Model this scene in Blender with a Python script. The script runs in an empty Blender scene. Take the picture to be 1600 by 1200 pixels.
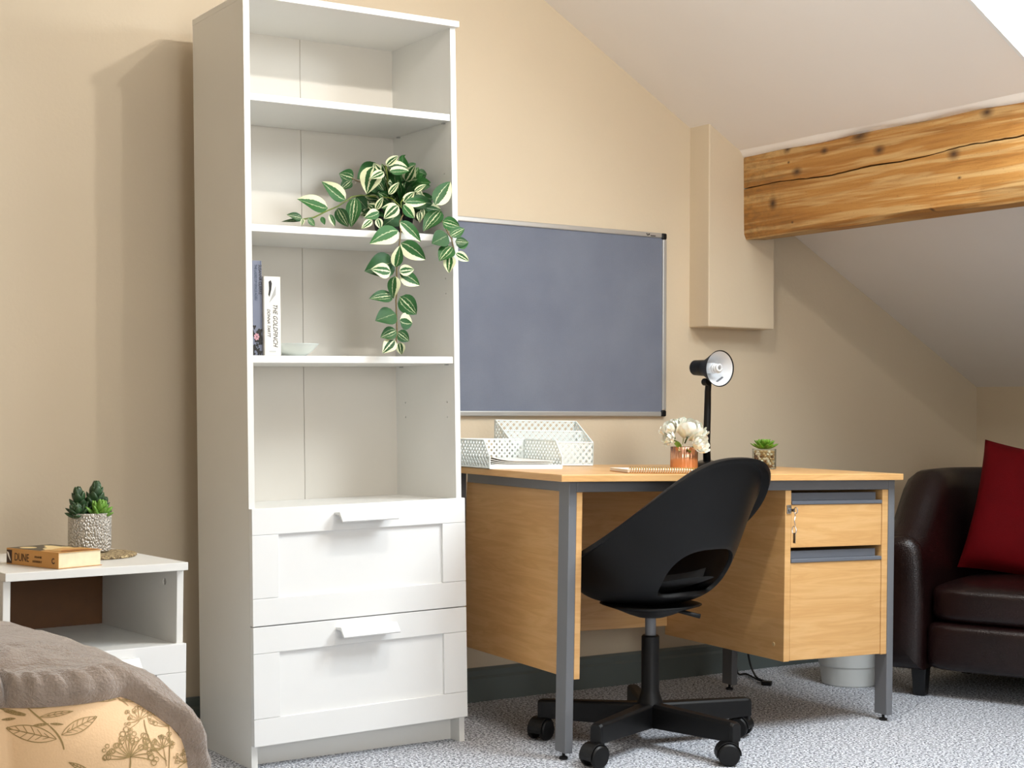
import bpy, bmesh, math, random
from mathutils import Vector, Matrix
from mathutils.bvhtree import BVHTree
random.seed(7)
R = math.radians
sc = bpy.context.scene
COL = sc.collection

# ------------------------------------------------------------------ camera
F, YAW, PITCH, ROLL = 2378.5, 33.327, 0.9665, -0.3816
CAM = Vector((-1.5006, -3.9018, 0.8778))
CM = (Matrix.Rotation(R(-YAW), 3, 'Z') @ Matrix.Rotation(R(PITCH), 3, 'X') @ Matrix.Rotation(R(ROLL), 3, 'Y'))
cd = bpy.data.cameras.new('camera'); co = bpy.data.objects.new('camera', cd); COL.objects.link(co)
cd.sensor_width = 36; cd.lens = F / 1600 * 36; cd.clip_start = .05
rt, fw, up = CM.col[0], CM.col[1], CM.col[2]
m4 = Matrix(((rt[0], up[0], -fw[0], CAM[0]), (rt[1], up[1], -fw[1], CAM[1]), (rt[2], up[2], -fw[2], CAM[2]), (0, 0, 0, 1)))
co.matrix_world = m4
sc.camera = co

# ------------------------------------------------------------------ light
sc.view_settings.view_transform = 'Standard'; sc.view_settings.look = 'None'
sc.view_settings.gamma = 1; sc.view_settings.use_curve_mapping = False
sc.view_settings.exposure = -0.06
w = bpy.data.worlds.new('sky'); sc.world = w; w.use_nodes = True
w.node_tree.nodes['Background'].inputs[0].default_value = (.80, .91, 1, 1)
w.node_tree.nodes['Background'].inputs[1].default_value = 1.0

def area(name, loc, target, sx, sy, power, col):
    l = bpy.data.lights.new(name, 'AREA'); l.shape = 'RECTANGLE'; l.size = sx; l.size_y = sy
    l.energy = power; l.color = col
    o = bpy.data.objects.new(name, l); COL.objects.link(o)
    o.location = loc; o.rotation_euler = (Vector(target) - Vector(loc)).to_track_quat('-Z', 'Y').to_euler()
    return o
# the sharp shadows of bookcase, pier and handles meet at a ceiling lamp above the frame; the vase shadow comes from behind the camera.
# daylight entering through the skylight and through the gable window behind the camera
SLOPE = math.atan(.568)
area('skylight_offscreen', (1.525, -1.882, 2.103), (1.525 - math.sin(SLOPE), -1.882, 2.103 - math.cos(SLOPE)), .98, .72, 58, (.86, .94, 1))
area('window_behind_offscreen', (-.25, -5.215, 1.375), (-.25, 0, 1.375), 1.3, 1.05, 48, (.97, .985, 1))
def bulb(name, loc, power, rad, col):
    l = bpy.data.lights.new(name, 'POINT'); l.energy = power; l.shadow_soft_size = rad; l.color = col
    o = bpy.data.objects.new(name, l); COL.objects.link(o); o.location = loc
LAMP = (.415, -1.50, 2.25)
bulb('ceiling_lamp_offscreen', (.50, -1.50, 2.25), 25, .018, (1, .96, .90))
bulb('ceiling_lamp_offscreen', (.33, -1.50, 2.25), 14, .018, (1, .96, .90))

# ------------------------------------------------------------------ pixel helpers
def ray(u, v):
    return CM @ Vector(((u - 800) / F, 1, -(v - 600) / F))
def hit(u, v, ax, val):
    d = ray(u, v); return CAM + d * ((val - CAM[ax]) / d[ax])
def loc_hit(u, v, M, ax, val):
    inv = M.inverted(); c = inv @ CAM; d = inv.to_3x3() @ ray(u, v)
    return c + d * ((val - c[ax]) / d[ax])

# ------------------------------------------------------------------ materials
def lin(h):
    out = []
    for i in (0, 2, 4):
        c = int(h[i:i + 2], 16) / 255
        out.append(c / 12.92 if c <= .04045 else ((c + .055) / 1.055) ** 2.4)
    return (*out, 1)
class NT:
    def __init__(s, name):
        s.m = bpy.data.materials.new(name); s.m.use_nodes = True
        s.t = s.m.node_tree; s.n = s.t.nodes; s.b = s.n['Principled BSDF']; s.l = s.t.links
    def add(s, typ, **k):
        n = s.n.new(typ)
        for a, v in k.items(): setattr(n, a, v)
        return n
    def link(s, a, b): s.l.new(a, b)
    def math(s, op, a, b=None, c=None, clamp=False):
        n = s.add('ShaderNodeMath', operation=op); n.use_clamp = clamp
        for i, v in enumerate((a, b, c)):
            if v is None: continue
            if isinstance(v, (int, float)): n.inputs[i].default_value = v
            else: s.link(v, n.inputs[i])
        return n.outputs[0]
    def coord(s, scale=(1, 1, 1), out='Object'):
        tc = s.add('ShaderNodeTexCoord'); mp = s.add('ShaderNodeMapping')
        s.link(tc.outputs[out], mp.inputs[0]); mp.inputs[3].default_value = scale
        return mp.outputs[0]
    def noise(s, vec, scale, detail=3, rough=.5, dist=0):
        n = s.add('ShaderNodeTexNoise'); s.link(vec, n.inputs['Vector'])
        n.inputs['Scale'].default_value = scale; n.inputs['Detail'].default_value = detail
        n.inputs['Roughness'].default_value = rough; n.inputs['Distortion'].default_value = dist
        return n.outputs[0]
    def ramp(s, fac, stops):
        n = s.add('ShaderNodeValToRGB'); s.link(fac, n.inputs[0]); e = n.color_ramp.elements
        while len(e) < len(stops): e.new(.5)
        for i, (p, c) in enumerate(stops):
            e[i].position = p; e[i].color = lin(c) if isinstance(c, str) else c
        return n.outputs[0]
    def mix(s, fac, a, b, mode='MIX'):
        n = s.add('ShaderNodeMix', data_type='RGBA', blend_type=mode)
        for i, v in ((0, fac), (6, a), (7, b)):
            if isinstance(v, (int, float)): n.inputs[i].default_value = v
            elif isinstance(v, str): n.inputs[i].default_value = lin(v)
            elif isinstance(v, tuple): n.inputs[i].default_value = v
            else: s.link(v, n.inputs[i])
        return n.outputs[2]
    def base(s, c):
        if isinstance(c, str): s.b.inputs['Base Color'].default_value = lin(c)
        else: s.link(c, s.b.inputs['Base Color'])
    def set(s, rough=.5, metal=0, spec=None, **k):
        s.b.inputs['Roughness'].default_value = rough; s.b.inputs['Metallic'].default_value = metal
        if spec is not None: s.b.inputs['Specular IOR Level'].default_value = spec
        for a, v in k.items(): s.b.inputs[a.replace('_', ' ')].default_value = v
    def bump(s, h, strength=.2, dist=.01):
        n = s.add('ShaderNodeBump'); s.link(h, n.inputs['Height'])
        n.inputs['Strength'].default_value = strength; n.inputs['Distance'].default_value = dist
        s.link(n.outputs[0], s.b.inputs['Normal'])

MATS = {}
def plain(name, c, rough=.5, metal=0, var=.04, vs=6, bump=0, bs=200, spec=None, **k):
    n = NT(name); v = n.coord()
    f = n.noise(v, vs, 3)
    lo = tuple(x * (1 - var) for x in lin(c)[:3]) + (1,); hi = tuple(min(1, x * (1 + var)) for x in lin(c)[:3]) + (1,)
    n.base(n.ramp(f, [(.3, lo), (.7, hi)])); n.set(rough, metal, spec, **k)
    if bump: n.bump(n.noise(v, bs, 3), bump, .004)
    MATS[name] = n.m; return n.m

plain('wall_paint', 'CEBEA4', .62, bump=.10, bs=90, var=.025, vs=2)
plain('ceiling_paint', 'EEE8E1', .7, bump=.10, bs=60, var=.02, vs=2)
plain('white_melamine', 'E6E5E0', .35, var=.012)
plain('white_foil', 'E9E9E7', .3, var=.01)
plain('hardboard_white', 'DDD7CC', .5, var=.03, vs=3)
plain('hardboard_brown', '5E380C', .6, var=.12, vs=20)
plain('skirting_paint', '5E6663', .4, var=.05)
plain('steel_grey', '6E7074', .38, var=.03, metal=.0)
plain('handle_grey', '666A72', .35, var=.03)
plain('black_plastic', '070708', .46, var=.1, bump=.06, bs=500, spec=.32)
plain('black_gloss', '0A0A0B', .25, var=.05)
plain('dark_hole', '1A1512', .8, var=.1)
plain('rubber', '0C0C0C', .7)
plain('chrome', 'C9CBCE', .18, metal=1, var=.02)
plain('aluminium', 'B9B8B4', .36, metal=.55, var=.03)
plain('copper', 'DBA587', .2, metal=1, var=.05)
plain('gold_wire', 'C7A24B', .25, metal=1, var=.05)
plain('paper', 'EFEAE0', .6, var=.02)
plain('page_edges', 'EBDDB9', .7, var=.06, vs=60)
plain('white_wire', 'E9F0EE', .35, var=.01)
plain('lamp_white', 'D8DADC', .35, var=.01)
plain('ceramic', 'DDE3DD', .25, var=.02)
plain('bin_plastic', 'C9CBC8', .45, var=.02)
plain('ink', '1C1712', .6)
plain('ink_brown', '3B1F0C', .6)
plain('print_dark', '4A4030', .55)
plain('print_cream', 'E2C78F', .55)
plain('print_sand', 'C99A5B', .55)
plain('print_orange', 'A96A2B', .55, var=.25, vs=40)
plain('spine_orange', 'C8904A', .45, var=.06, vs=15)
plain('book_grey', '6F7484', .5, var=.05)
plain('book_navy', '39465B', .5)
plain('flower_pink', 'D8A0A8', .6)
plain('petal_white', 'F2EFE2', .55, var=.03, Subsurface_Weight=.15)
plain('stem_green', '5C6B2E', .5, var=.1, vs=30)
plain('leaf_olive', '5B6B1C', .45, var=.2, vs=30)
plain('succulent_dark', '2F4A2B', .42, var=.35, vs=40)
plain('succulent_light', '6E9A3C', .42, var=.25, vs=40)
plain('moss_green', '5E8A22', .5, var=.45, vs=60)
plain('soil', '2A2018', .9, var=.3, vs=80, bump=.5)
plain('cushion_red', '5C0107', .8, var=.08, vs=10, bump=.2, bs=600, spec=.12)
plain('mattress_cloth', 'D9D2C6', .8)
plain('bed_base_cloth', '6C625A', .85)
plain('brown_twig', '6B5A36', .7, var=.15)
plain('pebble_tan', 'C8A877', .5, var=.2, vs=60)
plain('pebble_white', 'E6DCC4', .45, var=.1, vs=60)
plain('pebble_brown', '8E6238', .5, var=.2, vs=60)

def carpet():
    n = NT('carpet'); v = n.coord()
    a = n.noise(v, 170, 2, .7); b = n.noise(v, 85, 3, .75); c = n.noise(v, 2.2, 3)
    s = n.math('ADD', n.math('MULTIPLY', a, .62), n.math('MULTIPLY', b, .38))
    col = n.ramp(s, [(.38, '33343A'), (.455, '8A8C94'), (.52, 'C6C9D0'), (.585, 'F4F7FC')])
    n.base(n.mix(n.math('MULTIPLY', c, .12), col, '7C7E84')); n.set(.95, spec=.1)
    n.bump(s, .6, .008); MATS['carpet'] = n.m
carpet()

def beech():
    n = NT('beech'); v = n.coord((1.1, 1.1, 12))
    g = n.noise(v, 3.2, 4, .55, 1.3); fine = n.noise(n.coord((6, 6, 150)), 3, 3)
    bands = n.math('PINGPONG', n.math('MULTIPLY', g, 5), 1)
    col = n.ramp(bands, [(0, 'D3A268'), (.5, 'DAAB70'), (1, 'E0B37A')])
    col = n.mix(n.math('MULTIPLY', fine, .22), col, 'B98850')
    n.base(col); n.set(.34); n.bump(fine, .05, .002); MATS['beech'] = n.m
beech()

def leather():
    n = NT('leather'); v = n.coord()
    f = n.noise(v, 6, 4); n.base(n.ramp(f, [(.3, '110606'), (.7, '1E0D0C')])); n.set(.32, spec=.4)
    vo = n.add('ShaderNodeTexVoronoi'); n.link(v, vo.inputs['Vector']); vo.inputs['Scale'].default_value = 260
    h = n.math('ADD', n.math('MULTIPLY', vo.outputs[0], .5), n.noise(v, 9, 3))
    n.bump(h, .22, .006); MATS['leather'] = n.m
leather()

def felt():
    n = NT('board_felt'); v = n.coord()
    f = n.noise(v, 5, 4); fine = n.noise(v, 700, 2)
    n.base(n.mix(n.math('MULTIPLY', fine, .35), n.ramp(f, [(.3, '6F7584'), (.7, '7B818E')]), '5E6370')); n.set(.95, spec=.1)
    n.bump(fine, .4, .002); MATS['board_felt'] = n.m
felt()

def beam():
    n = NT('pine_beam')
    tc = n.add('ShaderNodeTexCoord'); sp = n.add('ShaderNodeSeparateXYZ'); n.link(tc.outputs['Object'], sp.inputs[0])
    X, Y, Z = sp.outputs
    g = n.noise(n.coord((6, .55, 11)), 2.4, 4, .6, .7)
    patch = n.noise(n.coord((3, 1.1, 24)), 1.6, 3, .6, .5)
    col = n.ramp(g, [(.28, '7C5220'), (.45, 'A06C2E'), (.58, 'AE7C3C'), (.75, '946028')])
    col = n.mix(n.math('MULTIPLY', n.ramp(patch, [(.48, (0, 0, 0, 1)), (.60, (1, 1, 1, 1))]), .62), col, 'C9A871')
    endw = n.math('MULTIPLY', n.math('ADD', Y, .42, clamp=True), 2.4, clamp=True)
    endn = n.ramp(n.noise(n.coord((9, 7, 14)), 4, 4, .7), [(.42, (0, 0, 0, 1)), (.62, (1, 1, 1, 1))])
    col = n.mix(n.math('MULTIPLY', n.math('MULTIPLY', endw, endn), .6), col, '5E4A2A')
    speck = n.noise(n.coord((40, 18, 60)), 6, 2, .6)
    col = n.mix(n.math('MULTIPLY', n.ramp(speck, [(.64, (0, 0, 0, 1)), (.74, (1, 1, 1, 1))]), .55), col, '6A4318')
    for (ky, kz, ry, rz) in ((-.35, .13, .030, .018), (-.62, .205, .05, .026), (-.70, .15, .03, .02), (-.98, .10, .03, .022), (-.24, .04, .026, .03),
                             (-.05, .05, .03, .03), (-.30, .21, .022, .02), (-.47, .18, .022, .015), (-1.1, .2, .03, .02), (-1.4, .12, .04, .02), (-1.9, .17, .04, .03), (-2.3, .08, .03, .02),
                             (-.33, -.03, .008, .006), (-.31, .165, .008, .006), (-.9, -.05, .01, .007), (-.62, -.09, .01, .006), (-1.0, .03, .01, .006)):
        dy = n.math('DIVIDE', n.math('SUBTRACT', Y, ky), ry); dz = n.math('DIVIDE', n.math('SUBTRACT', Z, kz - .137 + .06), rz)
        d = n.math('SQRT', n.math('ADD', n.math('MULTIPLY', dy, dy), n.math('MULTIPLY', dz, dz)))
        f = n.math('MULTIPLY', n.math('SUBTRACT', 1, d, clamp=True), 1.1, clamp=True)
        col = n.mix(f, col, '452A10')
    n.base(col); n.set(.6); n.bump(n.noise(n.coord((20, 2, 45)), 3, 3), .35, .006)
    MATS['pine_beam'] = n.m
beam()

def leafmat(name, mode):
    n = NT(name)
    uv = n.add('ShaderNodeUVMap'); sp = n.add('ShaderNodeSeparateXYZ'); n.link(uv.outputs[0], sp.inputs[0])
    U = n.math('SUBTRACT', n.math('MULTIPLY', sp.outputs[0], 2), 1)     # -1..1 across the leaf
    V = sp.outputs[1]
    oi = n.add('ShaderNodeObjectInfo')
    nz = n.noise(n.coord((3, 1, 1)), 4, 3)
    g = n.mix(oi.outputs['Random'], '143C1A', '275A26')
    g = n.mix(n.math('MULTIPLY', nz, .25), g, '447A3C')
    wob = n.math('MULTIPLY', n.math('SUBTRACT', n.noise(n.coord((2, 3, 1)), 5, 2), .5), .28)
    u = n.math('ADD', U, wob); au = n.math('ABSOLUTE', u)
    def band(x, c, w): return n.math('LESS_THAN', n.math('ABSOLUTE', n.math('SUBTRACT', x, c)), w)
    if mode == 0: f = n.math('MAXIMUM', n.math('MULTIPLY', band(u, 0, .07), .75), n.math('MULTIPLY', band(au, .42, .04), .4))
    elif mode == 1: f = n.math('MAXIMUM', n.math('GREATER_THAN', u, .38), n.math('MULTIPLY', band(u, -.25, .05), .5))
    elif mode == 2: f = n.math('MAXIMUM', n.math('GREATER_THAN', au, .52), band(u, .05, .10))
    else: f = n.math('MULTIPLY', band(u, 0, .04), .25)
    n.base(n.mix(f, g, 'D8DCB2')); n.set(.52, spec=.3); n.b.inputs['Subsurface Weight'].default_value = 0
    MATS[name] = n.m
for i in range(4): leafmat('leaf_%d' % i, i)

def throwmat():
    n = NT('throw_velvet'); v = n.coord((1, 2.2, 1))
    f = n.noise(v, 16, 5, .62, .5); fine = n.noise(n.coord(), 260, 3)
    col = n.ramp(f, [(.32, '8D7E71'), (.66, '9D8E82')])
    n.base(col); n.set(.85, spec=.2)
    n.b.inputs['Sheen Weight'].default_value = .5; n.b.inputs['Sheen Roughness'].default_value = .4
    n.bump(n.math('ADD', f, n.math('MULTIPLY', fine, .25)), .8, .015); MATS['throw_velvet'] = n.m
throwmat()
plain('duvet_peach', 'E8C397', .7, var=.05, vs=5, bump=.15, bs=300)
plain('print_olive', '9A8150', .7, var=.15, vs=30)

def potmat():
    n = NT('pot_texture'); v = n.coord((1, 1, .8))
    vo = n.add('ShaderNodeTexVoronoi'); n.link(v, vo.inputs['Vector']); vo.inputs['Scale'].default_value = 230
    n.base('CBC5BC'); n.set(.35, .35)
    n.bump(n.math('SUBTRACT', 1, vo.outputs[0]), 1, .006); MATS['pot_texture'] = n.m
potmat()
def matmat():
    n = NT('woven_mat'); v = n.coord()
    f = n.noise(v, 170, 2, .7)
    n.base(n.ramp(f, [(.38, '4A3A26'), (.5, '9A8460'), (.62, 'C9B68C')])); n.set(.9); n.bump(n.noise(v, 120, 2, .7), 1, .006); MATS['woven_mat'] = n.m
matmat()
def glassmat(name, c, rough=0.0):
    n = NT(name); n.base(c); n.set(rough); n.b.inputs['Transmission Weight'].default_value = 1; n.b.inputs['IOR'].default_value = 1.3; MATS[name] = n.m
glassmat('clear_glass', 'F4F8F5')

# ------------------------------------------------------------------ mesh helpers
class G:
    def __init__(s): s.v = []; s.f = []; s.uv = None
    def box(s, x0, x1, y0, y1, z0, z1):
        b = len(s.v)
        s.v += [(x, y, z) for z in (z0, z1) for y in (y0, y1) for x in (x0, x1)]
        s.f += [tuple(b + i for i in q) for q in ((0, 2, 3, 1), (4, 5, 7, 6), (0, 1, 5, 4), (2, 6, 7, 3), (0, 4, 6, 2), (1, 3, 7, 5))]
        return s
    def prism(s, poly, a0, a1, axis='y'):
        b = len(s.v); n = len(poly)
        def mk(p, a):
            return {'y': (p[0], a, p[1]), 'x': (a, p[0], p[1]), 'z': (p[0], p[1], a)}[axis]
        s.v += [mk(p, a0) for p in poly] + [mk(p, a1) for p in poly]
        s.f += [tuple(b + i for i in range(n)), tuple(b + n + i for i in range(n))[::-1]]
        for i in range(n):
            j = (i + 1) % n; s.f.append((b + i, b + n + i, b + n + j, b + j))
        return s
    def tube(s, pts, r, n=10, cap=True):
        pts = [Vector(p) for p in pts]; b = len(s.v); k = len(pts)
        rs = r if isinstance(r, (list, tuple)) else [r] * k
        prev = None
        for i, p in enumerate(pts):
            t = (pts[min(i + 1, k - 1)] - pts[max(i - 1, 0)]).normalized()
            if prev is None:
                a = Vector((0, 0, 1)) if abs(t.z) < .9 else Vector((1, 0, 0))
                x = t.cross(a).normalized()
            else:
                x = (prev - t * prev.dot(t)).normalized()
            prev = x; y = t.cross(x)
            for j in range(n):
                a = 2 * math.pi * j / n
                s.v.append(tuple(p + (x * math.cos(a) + y * math.sin(a)) * rs[i]))
        for i in range(k - 1):
            for j in range(n):
                s.f.append((b + i * n + j, b + i * n + (j + 1) % n, b + (i + 1) * n + (j + 1) % n, b + (i + 1) * n + j))
        if cap:
            s.f.append(tuple(b + j for j in range(n))[::-1]); s.f.append(tuple(b + (k - 1) * n + j for j in range(n)))
        return s
    def lathe(s, prof, n=32, M=None, wave=None):
        b = len(s.v); M = M or Matrix()
        for (r, z) in prof:
            for j in range(n):
                a = 2 * math.pi * j / n; rr = r * (wave(a) if wave else 1)
                s.v.append(tuple(M @ Vector((rr * math.cos(a), rr * math.sin(a), z))))
        for i in range(len(prof) - 1):
            for j in range(n):
                s.f.append((b + i * n + j, b + i * n + (j + 1) % n, b + (i + 1) * n + (j + 1) % n, b + (i + 1) * n + j))
        return s
    def grid(s, P, closed_u=False):
        b = len(s.v); nu = len(P); nv = len(P[0])
        for row in P: s.v += [tuple(p) for p in row]
        for i in range(nu if closed_u else nu - 1):
            for j in range(nv - 1):
                i2 = (i + 1) % nu
                s.f.append((b + i * nv + j, b + i2 * nv + j, b + i2 * nv + j + 1, b + i * nv + j + 1))
        return s
    def poly(s, pts):
        b = len(s.v); s.v += [tuple(p) for p in pts]; s.f.append(tuple(range(b, b + len(pts)))); return s
    def mesh(s, name):
        me = bpy.data.meshes.new(name); me.from_pydata([tuple(map(float, v)) for v in s.v], [], s.f)
        bm = bmesh.new(); bm.from_mesh(me); bmesh.ops.recalc_face_normals(bm, faces=bm.faces[:]); bm.to_mesh(me); bm.free()
        return me

def mkobj(name, me, parent=None):
    o = bpy.data.objects.new(name, me); COL.objects.link(o)
    if parent: o.parent = parent
    return o
def obj(name, g, mat, parent=None, bevel=0, smooth=False, seg=2, auto=None):
    me = g.mesh(name) if isinstance(g, G) else g
    if not me.materials: me.materials.append(MATS[mat])
    if smooth:
        for p in me.polygons: p.use_smooth = True
    o = mkobj(name, me, parent)
    if bevel:
        b = o.modifiers.new('bevel', 'BEVEL'); b.width = bevel; b.segments = seg; b.limit_method = 'ANGLE'; b.angle_limit = R(40)
        b.harden_normals = False
    if auto:
        bm = bmesh.new(); bm.from_mesh(me)
        for e in bm.edges:
            if len(e.link_faces) == 2 and e.calc_face_angle(0) > R(auto): e.smooth = False
        for f in bm.faces: f.smooth = True
        bm.to_mesh(me); bm.free()
    return o
def tag(o, label, cat, group=None):
    o['label'] = label; o['category'] = cat
    if group: o['group'] = group
    return o
def struct(name, g, mat, **k):
    o = obj(name, g, mat, **k); o['kind'] = 'structure'; return o
def empty(name, M, label, cat, group=None):
    o = mkobj(name, None); o.empty_display_size = .1
    o.matrix_world = M; tag(o, label, cat, group); return o
def drill(o, cutter):
    c = mkobj('cutter', cutter.mesh('cutter')); c.parent = o
    md = o.modifiers.new('drill', 'BOOLEAN'); md.operation = 'DIFFERENCE'; md.object = c; md.solver = 'EXACT'
    others = [(m_.name, m_.show_viewport) for m_ in o.modifiers if m_.name != 'drill']
    for n_, _ in others: o.modifiers[n_].show_viewport = False
    bpy.context.view_layer.update()
    me = bpy.data.meshes.new_from_object(o.evaluated_get(bpy.context.evaluated_depsgraph_get()))
    o.modifiers.remove(md); bpy.data.objects.remove(c); o.data = me
    for n_, v_ in others: o.modifiers[n_].show_viewport = v_
def bx(name, dims, mat, parent, bevel=.0012, **k):
    return obj(name, G().box(*dims), mat, parent, bevel=bevel, **k)
def text(name, body, size, M, mat, parent, sx=1, ext=.0002, align='LEFT', shear=0, bold=0):
    c = bpy.data.curves.new(name, 'FONT'); c.body = body; c.size = size; c.extrude = ext; c.align_x = align; c.shear = shear; c.offset = bold
    c.resolution_u = 3
    t = bpy.data.objects.new(name, c); COL.objects.link(t)
    bpy.context.view_layer.update()
    me = bpy.data.meshes.new_from_object(t.evaluated_get(bpy.context.evaluated_depsgraph_get()))
    bpy.data.objects.remove(t)
    me.transform(M @ Matrix.Diagonal((sx, 1, 1, 1)))
    me.materials.clear(); me.materials.append(MATS[mat])
    return mkobj(name, me, parent)
def TR(x, y, z): return Matrix.Translation((x, y, z))
def RX(a): return Matrix.Rotation(R(a), 4, 'X')
def RY(a): return Matrix.Rotation(R(a), 4, 'Y')
def RZ(a): return Matrix.Rotation(R(a), 4, 'Z')

# ================================================================== ROOM
XL, XR, YB, ZC = -2.4, 3.2, -5.2, 2.41
up_z = lambda x: 2.824 - .568 * x          # upper sloping ceiling
lo_z = lambda x: 2.70 - .5386 * x          # lower sloping ceiling beyond the purlin
XF = (2.824 - ZC) / .568
struct('floor', G().box(XL - .1, XR + .1, YB - .1, .1, -.06, 0), 'carpet')
struct('wall_back', G().prism([(XL - .1, -.06), (XR + .1, -.06), (XR + .1, lo_z(XR + .1)), (2.0, lo_z(2.0)), (2.0, up_z(2.0)), (XF, ZC), (XL - .1, ZC)], 0, .1), 'wall_paint')
struct('wall_right', G().box(XR, XR + .1, YB, 0, -.06, lo_z(XR) + .02), 'wall_paint')
struct('wall_left', G().box(XL - .1, XL, YB, 0, -.06, ZC), 'wall_paint')
# gable behind the camera with its window opening
WX0, WX1, WZ0, WZ1 = -.95, .45, .8, 1.95
g = G().box(XL - .1, WX0, YB - .1, YB, -.06, ZC).box(WX1, XR + .1, YB - .1, YB, -.06, ZC)
g.box(WX0, WX1, YB - .1, YB, -.06, WZ0).box(WX0, WX1, YB - .1, YB, WZ1, ZC)
struct('wall_front', g, 'wall_paint')
g = G()
for a in (WX0, WX1 - .05, (WX0 + WX1) / 2 - .025): g.box(a, a + .05, YB - .08, YB - .03, WZ0, WZ1)
for a in (WZ0, WZ1 - .05): g.box(WX0, WX1, YB - .08, YB - .03, a, a + .05)
w1 = struct('window_1', g, 'white_foil', bevel=.003)
obj('pane', G().box(WX0 + .05, WX1 - .05, YB - .06, YB - .055, WZ0 + .05, WZ1 - .05), 'clear_glass', w1)
# ceilings
struct('ceiling_flat', G().box(XL - .1, XF, YB - .1, .1, ZC, ZC + .1), 'ceiling_paint')
SY0, SY1, SX0, SX1 = -2.45, -1.314, 1.15, 2.0 - .05       # skylight opening
SX1 = 1.90
def slab(x0, x1, y0, y1, f, t=.12):
    b = G()
    b.v += [(x, y, f(x) + d) for d in (0, t) for y in (y0, y1) for x in (x0, x1)]
    b.f += [(0, 2, 3, 1), (4, 5, 7, 6), (0, 1, 5, 4), (2, 6, 7, 3), (0, 4, 6, 2), (1, 3, 7, 5)]
    return b
def merge(*gs):
    o = G()
    for q in gs:
        b = len(o.v); o.v += q.v; o.f += [tuple(b + i for i in f) for f in q.f]
    return o
struct('ceiling_slope_upper', merge(slab(XF, 2.06, SY1, .1, up_z), slab(XF, 2.06, YB - .1, SY0, up_z), slab(XF, SX0, SY0, SY1, up_z), slab(SX1, 2.06, SY0, SY1, up_z)), 'ceiling_paint')
struct('ceiling_slope_lower', slab(1.97, XR + .1, YB - .1, .1, lo_z, .1), 'ceiling_paint')
# skylight: white lining boards, frame, pane
sky = struct('window_2', merge(slab(SX0, SX1, SY1 - .012, SY1 - .0005, lambda x: up_z(x) - .002, .2), slab(SX0, SX1, SY0 + .0005, SY0 + .012, lambda x: up_z(x) - .002, .2),
             slab(SX0 + .0005, SX0 + .012, SY0, SY1, lambda x: up_z(x) - .002, .2), slab(SX1 - .012, SX1 - .0005, SY0, SY1, lambda x: up_z(x) - .002, .2)), 'white_foil')
fz = lambda x: up_z(x) + .15
obj('window_frame', merge(slab(SX0 + .012, SX0 + .06, SY0 + .012, SY1 - .012, fz, .05), slab(SX1 - .06, SX1 - .012, SY0 + .012, SY1 - .012, fz, .05),
    slab(SX0 + .06, SX1 - .06, SY0 + .012, SY0 + .06, fz, .05), slab(SX0 + .06, SX1 - .06, SY1 - .06, SY1 - .012, fz, .05)), 'white_melamine', sky)
obj('pane', slab(SX0 + .06, SX1 - .06, SY0 + .06, SY1 - .06, lambda x: up_z(x) + .17, .006), 'clear_glass', sky)
# boxed-in pier carrying the purlin
KX, KW, KD, KZ = 1.769, .2894, .0976, 1.154
struct('trim_1', G().prism([(KX, KZ), (KX + KW, KZ), (KX + KW, lo_z(KX + KW) + .02), (KX + KW - .06, up_z(KX + KW - .06)), (KX, up_z(KX) + .01)], -KD, .02), 'wall_paint', bevel=.004)
# skirting boards with a stepped moulding
skp = [(0, 0), (-.018, 0), (-.018, .068), (-.013, .076), (-.013, .092), (-.007, .100), (0, .100)]
struct('baseboard_back', G().prism(skp, XL, XR, 'x'), 'skirting_paint')
struct('baseboard_right', G().prism([(XR + a, z) for a, z in skp], YB, -.02, 'y'), 'skirting_paint')
# purlin
PX0, PX1, PZ0, PZ1 = 1.918, 2.012, 1.4535, 1.7275
bmz = (PZ0 + PZ1) / 2
rows = []
N = 260
rc = random.Random(11); jit = [rc.uniform(-1, 1) for _ in range(N + 1)]
def crack(i, y):      # centre height and half width of the drying crack
    z = .026 - .010 * y + .006 * math.sin(y * 4.3 + 1) + .003 * math.sin(y * 17) + .0012 * jit[i]
    return z, .0016 + .0012 * (.5 + .5 * math.sin(y * 9 + .7)) + .0004 * jit[i]
for i in range(N + 1):
    y = -KD - .001 + (YB + KD) * i / N
    wv = lambda a, s: .004 * math.sin(y * 5.1 + a) * s + .003 * math.sin(y * 13 + a * 2) * s
    rows.append([(PX0 + .012 - PX0, y, PZ0 - bmz + wv(0, 1)), (0 + wv(2, .6), y, PZ0 + .014 - bmz), (wv(1, .4), y, -.05), (wv(1, .3), y, crack(i, y)[0] - crack(i, y)[1]), (.030, y, crack(i, y)[0] + .004), (wv(1, .3), y, crack(i, y)[0] + crack(i, y)[1]), (wv(3, .5), y, PZ1 - .01 - bmz), (.01, y, PZ1 - bmz + wv(2, .8)), (.03, y, PZ1 + .012 - bmz), (PX1 - PX0, y, PZ1 - .05 - bmz), (PX1 - PX0, y, PZ0 - bmz), (.012, y, PZ0 - bmz + wv(0, 1))])
bo = obj('ceiling_beam', G().grid(rows), 'pine_beam', auto=35)
bo.location = (PX0, 0, bmz)
tag(bo, 'knotty honey-coloured pine ceiling beam with a long drying crack', 'beam')
g = G()
rows = []
for i in range(N + 1):
    y = -KD + (YB + KD) * i / N; k = .004 * math.sin(y * 6) + .003 * math.sin(y * 17)
    rows.append([(PX0 + .012, y, PZ1 - .002 + k), (PX0 - .004, y, PZ1 + .003 + k), (PX0 - .010, y, up_z(PX0 - .010) - .003 + k * .3), (PX0 - .022, y, up_z(PX0 - .022) + .003)])
struct('trim_2', G().grid(rows), 'ceiling_paint', smooth=True)
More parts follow.
